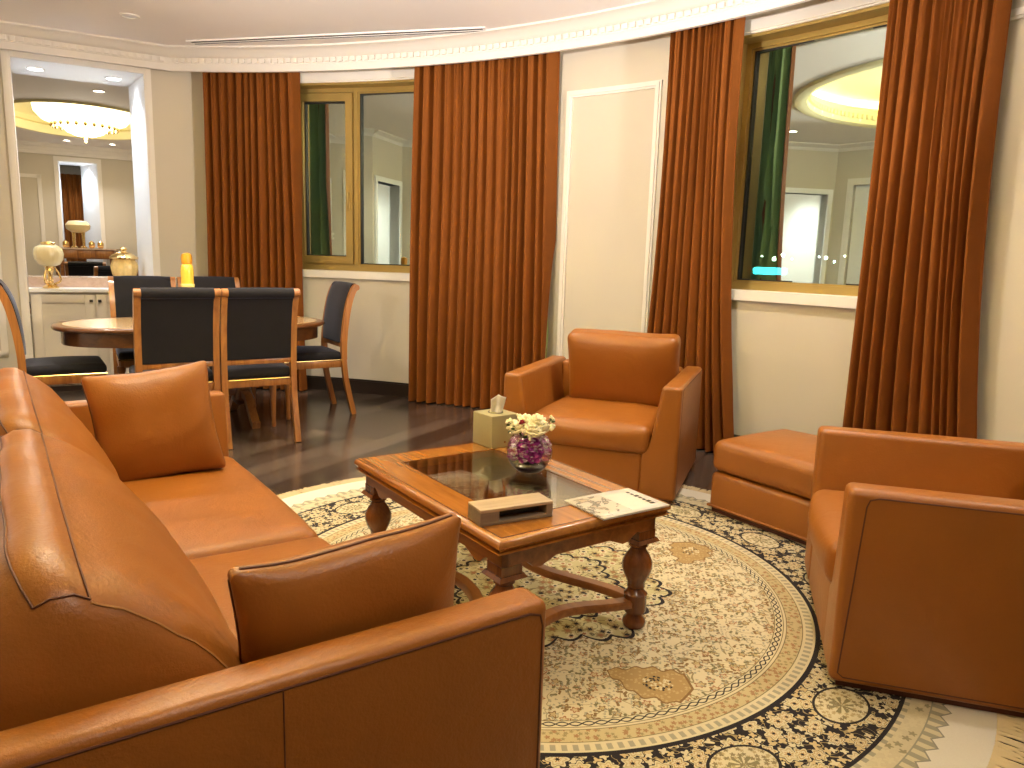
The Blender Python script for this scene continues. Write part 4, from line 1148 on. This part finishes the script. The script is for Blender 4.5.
for sg in (-1, 1):
    b = B(); b.lathe([(0.05, 0.12), (0.085, 0.16), (0.07, 0.2), (0.05, 0.28), (0.075, 0.36), (0.085, 0.44), (0.06, 0.52), (0.05, 0.58), (0.09, 0.635)], (sg*0.30, 0, 0), 24); pd_ = b.obj('pedestal', M_dinewood, dt_, smooth=45)
    for sy in (-1, 1):
        b = B(); b.sweep([(sg*0.30, sy*0.05, 0.2), (sg*0.30, sy*0.16, 0.19), (sg*0.30, sy*0.26, 0.10), (sg*0.30, sy*0.34, 0.03), (sg*0.30, sy*0.38, 0.02)], [(-0.028, -0.02), (0.028, -0.02), (0.028, 0.03), (-0.028, 0.03)], (1, 0, 0)); b.obj('foot', M_chairwood, pd_, smooth=45)
b = B(); b.box((0, 0, 0.22), (0.60, 0.05, 0.06), bev=0.008); b.obj('stretcher', M_dinewood, dt_)

def spline(pts, n_=6):
    pts = [Vector(p) for p in pts]; out_ = []
    for i in range(len(pts)-1):
        p0, p1, p2, p3 = pts[max(i-1, 0)], pts[i], pts[i+1], pts[min(i+2, len(pts)-1)]
        for k in range(n_):
            t_ = k/n_; out_.append(0.5*((2*p1)+(-p0+p2)*t_+(2*p0-5*p1+4*p2-p3)*t_*t_+(-p0+3*p1-3*p2+p3)*t_**3))
    out_.append(pts[-1]); return out_
def make_chair(label):
    r = thing('dining_chair', label, 'chair', (0, 0, 0), 0, 'charcoal dining chairs with scrolled backs')
    W2 = 0.228
    prof_ = [(-0.30, 0.0), (-0.265, 0.15), (-0.235, 0.30), (-0.220, 0.45), (-0.222, 0.58), (-0.238, 0.74), (-0.268, 0.90), (-0.305, 1.0), (-0.335, 1.03)]
    for sx in (-1, 1):
        low = spline([(0, y, z) for y, z in prof_[:4]], 6); hi = spline([(0, y, z) for y, z in prof_[3:]], 6)
        b = B(); b.sweep([p+Vector((sx*(W2-0.002), 0, 0)) for p in low], [(-0.019, -0.020), (0.019, -0.020), (0.019, 0.020), (-0.019, 0.020)], (1, 0, 0)); b.obj('leg', M_chairwood, r, smooth=40)
        b = B(); b.sweep([p+Vector((sx*(W2-0.002), 0, 0)) for p in hi], [(-0.019, -0.023), (0.019, -0.023), (0.019, 0.021), (-0.019, 0.021)], (1, 0, 0))
        # little scroll at the tip
        b.tube([(sx*(W2-0.002)-0.021, -0.326, 1.018), (sx*(W2-0.002)+0.021, -0.326, 1.018)], 0.024, 14)
        b.obj('back_post', M_chairwood, r, smooth=40)
        b = B(); b.lathe([(0.014, 0.0), (0.018, 0.01), (0.016, 0.05), (0.020, 0.18), (0.026, 0.33), (0.022, 0.345), (0.030, 0.36), (0.030, 0.40)], (sx*(W2-0.018), 0.225, 0), 16); b.obj('leg', M_chairwood, r, smooth=45)
    # seat rails with nail band
    b = B(); b.box((0, 0.235, 0.415), (2*W2-0.02, 0.03, 0.055), bev=0.004); b.box((0, -0.215, 0.415), (2*W2-0.04, 0.028, 0.05), bev=0.004)
    for sx in (-1, 1): b.box((sx*(W2-0.016), 0.01, 0.415), (0.028, 0.43, 0.055), bev=0.004)
    b.obj('seat_rail', M_chairwood, r)
    b = B(); b.tube([(-W2+0.005, -0.2, 0.446), (-W2+0.003, 0.25, 0.446), (W2-0.003, 0.25, 0.446), (W2-0.005, -0.2, 0.446)], 0.006, 6)
    b.tube([(-W2+0.03, -0.231, 0.44), (W2-0.03, -0.231, 0.44)], 0.006, 6); b.obj('nail_trim', M_goldmetal, r)
    def fs(p, hx, hy, hz):
        if p.z > 0: p.z += 0.022*max(0, 1-abs(p.x/hx)**2.2)*max(0, 1-abs(p.y/hy)**2.2)
        return p
    b = B(); b.rbox((0, 0.02, 0.475), (2*W2-0.004, 0.47, 0.07), 0.03, 8, fs); b.obj('seat', M_fabric, r, smooth=60)
    # upholstered back, rolled over at the top
    hi = spline([(0, y, z) for y, z in prof_[3:]], 6)
    hi = [p for p in hi if p.z > 0.575]
    b = B(); hw2 = W2-0.021
    ring = []
    for i, p in enumerate(hi):
        t_ = (hi[min(i+1, len(hi)-1)]-hi[max(i-1, 0)]).normalized(); nn = Vector((0, t_.z, -t_.y))
        f_ = i/(len(hi)-1); th_ = 0.030+0.010*sin(pi*f_)
        row = [p+nn*(th_*(1-0.35*abs(x/hw2)**4))+Vector((x, 0, 0)) for x in [hw2*(-1+2*k/10) for k in range(11)]]
        row += [p-nn*(0.020)+Vector((x, 0, 0)) for x in [hw2*(1-2*k/10) for k in range(11)]]
        ring.append([b.bm.verts.new(q) for q in row])
    m_ = len(ring[0])
    for A, C in zip(ring[:-1], ring[1:]):
        for k in range(m_): b.bm.faces.new((A[k], A[(k+1) % m_], C[(k+1) % m_], C[k]))
    b.bm.faces.new(ring[0][::-1]); b.bm.faces.new(ring[-1])
    b.tube([(-hw2, -0.318, 1.016), (hw2, -0.318, 1.016)], 0.034, 18)
    b.obj('backrest', M_fabric, r, smooth=50)
    b = B(); b.box((0, -0.222, 0.56), (2*W2-0.03, 0.030, 0.034), bev=0.004); b.obj('cross_rail', M_chairwood, r)
    return r
chair0 = make_chair('charcoal dining chair with its back to us, right one of the front pair')
def put_chair(root, s, n_, ang, label=None):
    q = dn(s, n_)
    if root is None:
        copy_thing(chair0, label, (q.x, q.y, 0), ang); return
    root.location = (q.x, q.y, 0); root.rotation_euler = (0, 0, ang)
# chair local +Y = facing
put_chair(chair0, 1.300, 5.245, DA)
put_chair(None, 0.798, 5.245, DA+radians(1), 'charcoal dining chair with its back to us, left one of the front pair')
put_chair(None, 1.345, 6.43, DA+pi, 'charcoal dining chair behind the table, in front of the velvet curtain')
put_chair(None, 0.82, 6.43, DA+pi-radians(3), 'charcoal dining chair behind the table, in front of the white sideboard')
put_chair(None, 1.90, 5.87, DA+pi/2, 'charcoal dining chair at the window end of the oval table')
put_chair(None, 0.20, 5.83, DA-pi/2, 'charcoal dining chair cut by the left picture edge, at the table end')

# amber bottle on the dining table
q = dn(1.04, 5.95)
bo = thing('bottle', 'tall amber glass bottle with orange stopper standing on the dining table', 'bottle', (q.x, q.y, 0.7602), 0)
M_amber = plain('amber_glass', (0.80, 0.52, 0.06), 0.2, var=0.15, vscale=20, spec=0.7); M_amberlid = plain('amber_stopper', (0.60, 0.27, 0.012), 0.4); M_pale = plain('pale_yellow_glass', (0.82, 0.70, 0.24), 0.2)
b = B(); b.lathe([(0.05, 0.0), (0.062, 0.01), (0.064, 0.10), (0.058, 0.20), (0.048, 0.235), (0.046, 0.25), (0.050, 0.26), (0.046, 0.268)], n=28); b.obj('base', M_pale, bo, smooth=60)
b = B(); b.lathe([(0.044, 0.266), (0.043, 0.30), (0.046, 0.35), (0.042, 0.395), (0.030, 0.415)], n=28); b.obj('body', M_amber, bo, smooth=60)
b = B(); b.lathe([(0.030, 0.41), (0.036, 0.415), (0.038, 0.46), (0.032, 0.482), (0.014, 0.492)], n=24, flute=lambda a, z: 1+0.03*cos(12*a)); b.obj('stopper', M_amberlid, bo, smooth=40)

# ------------------------------------------------------------------ sideboard in the pass-through
sb = thing('sideboard', 'white two-door sideboard with marble top set in the pass-through', 'sideboard', lw(-0.53, 0, 0), LA)
def sbl(s, d, z): return Vector((s+0.53, d, z))
b = B(); b.box(sbl(-0.545, 0.36, 0.46), (0.93, 0.66, 0.83)); b.obj('body', M_cab, sb)
b = B(); b.box(sbl(-0.545, 0.34, 0.04), (0.91, 0.62, 0.08)); b.obj('plinth', M_base, sb)
for s0, s1, kn in ((-1.005, -0.525, -0.553), (-0.515, -0.065, -0.487)):
    b = B(); c_ = (s0+s1)/2; w_ = s1-s0; z0, z1 = 0.095, 0.855; fw = 0.075
    b.box(sbl(c_, 0.022, (z0+z1)/2), (w_-0.006, 0.014, z1-z0))
    for q_ in ((s0+0.003+fw/2, fw, z0, z1), (s1-0.003-fw/2, fw, z0, z1)): b.box(sbl(q_[0], 0.012, (q_[2]+q_[3])/2), (q_[1], 0.018, q_[3]-q_[2]), bev=0.003)
    for zz in (z0+fw/2, z1-fw/2): b.box(sbl(c_, 0.012, zz), (w_-0.006-2*fw, 0.018, fw), bev=0.003)
    d_ = b.obj('door', M_cab, sb)
    b = B(); p = sbl(kn, 0, 0.80); b.tube([p+Vector((0, 0.004, 0)), p+Vector((0, -0.022, 0))], [0.006, 0.006], 8); b.box(p+Vector((0, -0.026, 0)), (0.028, 0.012, 0.024), bev=0.004); b.obj('knob', M_black, d_)
b = B()
b.prism([(-1.012+0.53, -0.018), (-0.052+0.53, -0.018), (-0.138+0.53, NT-0.002), (-1.055+0.53, NT-0.002)], 0.876, 0.902); b.obj('countertop', M_cool, sb)
b = B(); b.prism([(-1.03+0.53, 0.30), (-0.09+0.53, 0.30), (-0.138+0.53, NT-0.002), (-1.055+0.53, NT-0.002)], 0.902, 0.990); b.obj('marble_ledge', M_marble, sb)
# urn lamp
ur = thing('urn', 'cream ribbed glass urn on a gold stem, on the sideboard', 'urn', lw(-0.855, 0.13, 0.9025), 0)
ur.scale = (1.0, 1.0, 1.22)
b = B(); b.lathe([(0.06, 0), (0.065, 0.008), (0.05, 0.018), (0.03, 0.03), (0.022, 0.05), (0.028, 0.06), (0.018, 0.075), (0.022, 0.11), (0.034, 0.125), (0.03, 0.14), (0.045, 0.155)], n=28); b.obj('stem', M_goldmetal, ur, smooth=50)
b = B()
for k in range(3):
    a = 2*pi*k/3+0.5; b.tube(spline([(0.03*cos(a), 0.03*sin(a), 0.03), (0.075*cos(a), 0.075*sin(a), 0.05), (0.07*cos(a), 0.07*sin(a), 0.10), (0.04*cos(a), 0.04*sin(a), 0.145)], 5), 0.008, 8)
b.obj('scrolls', M_goldmetal, ur, smooth=60)
b = B(); b.lathe([(0.04, 0.155), (0.08, 0.17), (0.105, 0.205), (0.112, 0.245), (0.10, 0.285), (0.065, 0.305), (0.045, 0.308)], n=72, flute=lambda a, z: 1+0.035*abs(cos(10*a))); b.obj('bowl', M_shade, ur, smooth=50)
b = B(); b.lathe([(0.045, 0.306), (0.058, 0.312), (0.056, 0.322), (0.02, 0.33), (0.01, 0.33)], n=28); b.obj('rim', M_goldmetal, ur, smooth=50)
# golden jar
ja = thing('jar', 'golden lidded glass jar on the right of the sideboard', 'jar', lw(-0.265, 0.42, 0.9905), 0)
ja.scale = (1.28, 1.28, 1.22)
b = B(); b.lathe([(0.06, 0), (0.075, 0.01), (0.085, 0.05), (0.09, 0.09), (0.078, 0.125), (0.07, 0.14)], n=60, flute=lambda a, z: 1+0.03*cos(12*a)); b.obj('body', M_jar, ja, smooth=50)
b = B(); b.lathe([(0.074, 0.138), (0.092, 0.142), (0.094, 0.155), (0.078, 0.172), (0.045, 0.188), (0.02, 0.196), (0.018, 0.206), (0.026, 0.216), (0.018, 0.23), (0.006, 0.234)], n=48, flute=lambda a, z: 1+0.03*cos(12*a)); b.obj('lid', M_goldmetal, ja, smooth=50)

# ------------------------------------------------------------------ room beyond the pass-through
D0, D8 = NT, 8.1; RS0, RS1 = -3.0, 0.62
b = B(); sdprism(b, [(RS0-0.15, D0), (RS0, D0), (RS0, D8), (RS0-0.15, D8)], 0, CEIL); struct(b.obj('wall_beyond_left', M_wall))
b = B(); sdprism(b, [(RS1, D0+0.02), (RS1+0.12, D0+0.02), (RS1+0.12, D8), (RS1, D8)], 0, CEIL); struct(b.obj('wall_beyond_right', M_wall))
b = B(); sdprism(b, [(RS0, D0-0.02), (-2.0, D0-0.02), (-2.0, D0), (RS0, D0)], 0, CEIL); struct(b.obj('wall_beyond_near', M_wall))
OP0, OP1 = -0.99, -0.36
b = B()
sdprism(b, [(RS0, D8), (OP0, D8), (OP0, D8+0.7), (RS0, D8+0.7)], 0, CEIL); sdprism(b, [(OP1, D8), (RS1, D8), (RS1, D8+0.7), (OP1-0.26, D8+0.7)], 0, CEIL)
sdprism(b, [(OP0, D8), (OP1, D8), (OP1-0.26, D8+0.7), (OP0, D8+0.7)], 2.72, CEIL)
struct(b.obj('wall_beyond_far', M_wall))
b = B(); sdprism(b, [(RS0, D8+1.4), (RS1, D8+1.4), (RS1, D8+1.5), (RS0, D8+1.5)], 0, CEIL); struct(b.obj('wall_beyond_end', M_wall))
b = B()
sdprism(b, [(OP1-0.02, D8-0.01), (OP1, D8-0.01), (OP1-0.26, D8+0.7), (OP1-0.28, D8+0.7)], 0, 2.72); sdprism(b, [(OP0, D8-0.01), (OP0+0.02, D8-0.01), (OP0+0.02, D8+0.7), (OP0, D8+0.7)], 0, 2.72)
sdprism(b, [(OP0, D8-0.01), (OP1, D8-0.01), (OP1-0.26, D8+0.7), (OP0, D8+0.7)], 2.70, 2.722)
struct(b.obj('trim_8', M_cool))
b = B()
for q_ in ((OP0-0.05, OP0+0.01, 0, 2.78), (OP1-0.01, OP1+0.05, 0, 2.78), (OP0, OP1, 2.71, 2.78)): sdprism(b, [(q_[0], D8-0.03), (q_[1], D8-0.03), (q_[1], D8+0.01), (q_[0], D8+0.01)], q_[2], q_[3])
for q_ in ((-2.6, -2.54, 0.4, 2.45), (-1.30, -1.24, 0.4, 2.45), (-2.6, -1.24, 2.39, 2.45), (-2.6, -1.24, 0.4, 0.46)): sdprism(b, [(q_[0], D8-0.02), (q_[1], D8-0.02), (q_[1], D8+0.01), (q_[0], D8+0.01)], q_[2], q_[3])
for o_, z_ in ((0.05, 2.80), (0.08, 2.86), (0.12, 2.92)): sdprism(b, [(RS0, D8-o_), (RS1, D8-o_), (RS1, D8), (RS0, D8)], z_, CEIL)
struct(b.obj('trim_9', M_white))
# curtain in the far opening
b = B(); b.grid(lambda u, v: lw(-1.25+0.75*u, D8+1.05+0.035*sin(u*44), 0.02+2.55*v), 70, 4); o = b.obj('curtain', M_velvet, smooth=60)
sm = o.modifiers.new('thickness', 'SOLIDIFY'); sm.thickness = 0.006
tag(o, 'dark rust curtain far off inside the second opening, beyond the pass-through', 'curtain')
# ceiling beyond with its own cove
B_C2 = lw(-0.55, 4.95, 0); c2 = Vector((B_C2.x, B_C2.y)); R2_ = 1.72
b = B(); poly = [lw(RS0, D0-0.05, 0), lw(RS1+0.1, D0-0.05, 0), lw(RS1+0.1, D8+1.5, 0), lw(RS0, D8+1.5, 0)]
def ray_poly(c, a, poly):
    d = Vector((cos(a), sin(a))); best = 1e9
    for i in range(len(poly)):
        p, q = Vector(poly[i][:2]), Vector(poly[(i+1) % len(poly)][:2]); e = q-p; den = d.x*e.y-d.y*e.x
        if abs(den) < 1e-9: continue
        t_ = ((p-c).x*e.y-(p-c).y*e.x)/den; u_ = ((p-c).x*d.y-(p-c).y*d.x)/den
        if t_ > 0 and -1e-6 <= u_ <= 1+1e-6: best = min(best, t_)
    return c+d*best
cx_ = c2
SX = 0.62                                                # the cove is an oval: narrow across s
def oval2(a, k=1.0):
    l = Vector((cos(a)*SX*k, sin(a)*k)); l = LE*l.x*R2_+LN*l.y*R2_; return c2+l
angs = sorted([2*pi*i/120 for i in range(120)])
vi, vo, wi = [], [], []
for a in angs:
    p = oval2(a); dr = p-c2; q = ray_poly(c2, atan2(dr.y, dr.x), poly)
    vi.append(b.bm.verts.new((p.x, p.y, CEIL))); vo.append(b.bm.verts.new((q.x, q.y, CEIL)))
# corner fill
for i in range(len(angs)):
    j = (i+1) % len(angs)
    b.bm.faces.new((vi[i], vo[i], vo[j], vi[j]))
struct(b.obj('ceiling_beyond', M_ceil, smooth=0))
b = B(); rings = []
for k_, z_ in ((1.0, CEIL-0.001), (0.99, CEIL-0.03), (0.97, CEIL-0.02), (0.97, CEIL+0.10), (1.02, CEIL+0.13), (1.05, CEIL+0.14), (1.05, CEIL+0.22), (0.9, CEIL+0.36), (0.5, CEIL+0.42), (0.02, CEIL+0.43)):
    rings.append([b.bm.verts.new((oval2(a, k_).x, oval2(a, k_).y, z_)) for a in angs])
for A, C in zip(rings[:-1], rings[1:]):
    for k in range(len(angs)): b.bm.faces.new((A[k], A[(k+1) % len(angs)], C[(k+1) % len(angs)], C[k]))
b.bm.faces.new(rings[-1]); struct(b.obj('cove_beyond', M_cove, smooth=30))
# chandelier
chd = thing('chandelier', 'lit two-tier glass chandelier in the yellow cove beyond the pass-through', 'chandelier', lw(-0.52, 4.7, 2.72), 0)
b = B(); b.lathe([(0.10, 0.16), (0.33, 0.16), (0.50, 0.22), (0.585, 0.32), (0.60, 0.42), (0.57, 0.46), (0.1, 0.46)], n=96, flute=lambda a, z: 1+0.03*abs(cos(14*a))); b.obj('upper_bowl', M_chand, chd, smooth=50)
b = B(); b.lathe([(0.02, 0.03), (0.12, 0.04), (0.22, 0.08), (0.275, 0.14), (0.26, 0.17), (0.1, 0.18)], n=72, flute=lambda a, z: 1+0.03*abs(cos(10*a))); b.obj('lower_bowl', M_chand2, chd, smooth=50)
b = B(); b.lathe([(0.004, -0.05), (0.02, -0.035), (0.012, -0.02), (0.03, 0.0), (0.035, 0.02), (0.05, 0.04)], n=20); b.obj('finial', M_goldmetal, chd, smooth=50)
b = B(); b.lathe([(0.02, 0.45), (0.02, 0.66), (0.06, 0.68), (0.06, 0.70), (0.02, 0.70)], n=16); b.obj('stem', M_goldmetal, chd)
b = B()
for k in range(24):
    a = 2*pi*k/24; b.ico((0.40*cos(a), 0.40*sin(a), 0.155), 0.028, 1, (1, 1, 1.3))
b.obj('crystals', M_goldmetal, chd)
for s_, d_, lab in ((-0.36, 2.35, 'recessed downlight just beyond the pass-through, before the yellow cove'), (-0.80, 7.35, 'recessed downlight left of the second opening, far beyond the pass-through'), (-0.13, 7.35, 'recessed downlight right of the second opening, far beyond the pass-through')):
    q = lw(s_, d_, 0); downlight(q.x, q.y, lab); spot('downlight_lamp', (q.x, q.y, CEIL-0.03), 15, 110, 0.8, (1, 0.93, 0.88), 0.05)
for s_ in (-0.86, -0.27):
    q = lw(s_, 0.35, 0); downlight(q.x, q.y, 'small cool white lamp in the %s half of the pass-through soffit' % ('left' if s_ < -0.5 else 'right'), M_lenscool, 2.764)
    spot('soffit_lamp', (q.x, q.y, 2.74), 18, 120, 0.7, (0.80, 0.90, 1.0), 0.04)
q = lw(-0.62, D8+0.32, 0); spot('soffit_lamp', (q.x, q.y, 2.66), 17, 130, 0.7, (0.80, 0.90, 1.0), 0.04)
q = lw(-0.52, 4.7, 2.6); point('chandelier_lamp', q, 26, (1, 0.90, 0.74), 0.25)
# tall console at the far wall with ornaments
co_ = thing('console', 'tall dark wooden console far off before the second opening', 'console', lw(-0.62, D8-0.40, 0), LA)
b = B(); b.prism([(-0.42, -0.22), (0.42, -0.22), (0.50, 0.0), (0.50, 0.2), (-0.50, 0.2), (-0.50, 0.0)], 1.03, 1.19); b.obj('drawer_case', M_tablewood, co_)
b = B(); b.prism([(-0.45, -0.25), (0.45, -0.25), (0.53, 0.0), (0.53, 0.22), (-0.53, 0.22), (-0.53, 0.0)], 1.19, 1.215); b.obj('top', M_marble, co_)
for sx in (-0.27, 0.0, 0.27):
    b = B(); b.box((sx, -0.225, 1.11), (0.25, 0.014, 0.12), bev=0.004); b.obj('drawer', M_chairwood, co_)
for sx, sy in ((-0.46, 0.17), (0.46, 0.17), (-0.38, -0.17), (0.38, -0.17)):
    b = B(); b.lathe([(0.02, 0), (0.025, 0.3), (0.035, 0.9), (0.035, 1.03)], (sx, sy, 0), 12); b.obj('leg', M_tablewood, co_)
def far_urn(s_, d_, lab, sc_=1.0):
    o = thing('urn', lab, 'urn', lw(s_, d_, 1.2155), 0); o.scale = (1.05, 1.05, 1.35)
    b = B()
    for sx in (-0.08, 0.08): b.lathe([(0.05, 0), (0.05, 0.01), (0.02, 0.03), (0.025, 0.16), (0.03, 0.2)], (sx, 0, 0), 14)
    b.obj('stem', M_goldmetal, o)
    b = B(); b.lathe([(0.02, 0.19), (0.10, 0.2), (0.17, 0.24), (0.18, 0.29), (0.13, 0.34), (0.02, 0.35)], n=40, flute=lambda a, z: 1+0.04*abs(cos(9*a))); b.obj('bowl', M_shade, o, smooth=50)
far_urn(-0.73, D8-0.35, 'pale ribbed urn on two gold stems, far off on the console')
for s_, lab in ((-0.93, 'leftmost of the three tiny gold jars on the far console'), (-0.535, 'middle one of the three tiny gold jars on the far console'), (-0.40, 'rightmost of the three tiny gold jars on the far console')):
    b = B(); b.lathe([(0.03, 0), (0.05, 0.02), (0.05, 0.09), (0.03, 0.11), (0.012, 0.13)], n=16); o = b.obj('jar', M_goldmetal, smooth=50); o.location = lw(s_, D8-0.42, 1.2155); tag(o, lab, 'jar', 'gold jars on the far console')
q = lw(-0.62, 4.6, 0); copy_thing(chair0, 'charcoal chair back seen beyond the pass-through, left of the nearer one', (q.x, q.y, 0), LA)
q = lw(-0.32, 2.6, 0); copy_thing(chair0, 'charcoal chair back just beyond the pass-through, left of the golden jar', (q.x, q.y, 0), LA+radians(8))
q = lw(-1.12, 4.0, 0); copy_thing(chair0, 'charcoal chair far left beyond the pass-through, behind the ribbed urn', (q.x, q.y, 0), LA-radians(80))

# ------------------------------------------------------------------ city outside at night
def pix_dir(px, py): d = fwd+rr*((px-512)/FPX)-uu*((py-384)/FPX); return d
def far(px, py, dist): d = pix_dir(px, py); return Vector((0, 0, CAM_H))+d*(dist/d.y)
b = B(); p = far(770, 271, 42); b.box(p, (1.9, 0.3, 0.38), bev=0.12); sg = b.obj('street_sign', M_citycyan); tag(sg, 'glowing cyan sign among the city lights outside the large window', 'sign')
for i, (px, py, r_) in enumerate(((774, 259, 0.30), (783, 255, 0.26), (792, 259, 0.12), (762, 256, 0.12), (826, 258, 0.22), (834, 262, 0.16), (819, 257, 0.12), (845, 256, 0.12))):
    b = B(); p = far(px, py, 60); b.ico(p, r_*0.55, 2); o = b.obj('street_light', M_citywhite)
    tag(o, 'distant pinpoint city light outside the large window', 'city light', 'city lights outside the large window')

q = (COVE_C.x, COVE_C.y, 2.60)
lc = copy_thing(chd, 'added glass chandelier in the living room ceiling cove, unseen fill light', q, 0)
point('chandelier_lamp', (COVE_C.x, COVE_C.y, 2.46), 16, (1, 0.90, 0.72), 0.22)  # lamp of the added, unseen chandelier, brightens ceiling and room

# added torchiere uplights, unseen, filling the ceiling with light
for k, ((x, y), pw, aim_) in enumerate(FILL_UPLIGHT):
    t_ = thing('fill_lamp', 'added torchiere uplight, unseen fill for the ceiling, %s' % ('behind the sofa' if k == 0 else 'beside the right armchair'), 'fill lamp', (x, y, 0), 0)
    b = B(); b.lathe([(0.02, 0), (0.14, 0.0), (0.14, 0.015), (0.03, 0.035), (0.014, 0.06), (0.014, 1.58), (0.03, 1.60)], n=24); b.obj('pole', M_goldmetal, t_, smooth=40)
    b = B(); b.lathe([(0.03, 1.60), (0.10, 1.63), (0.17, 1.70), (0.19, 1.74), (0.182, 1.74), (0.16, 1.705), (0.09, 1.645), (0.02, 1.62)], n=32); b.obj('bowl_shade', M_goldmetal, t_, smooth=50)
    spot('ceiling_fill', (x, y, 1.76), pw, 78, 0.9, (1.0, 0.92, 0.86), 0.14, aim=aim_)
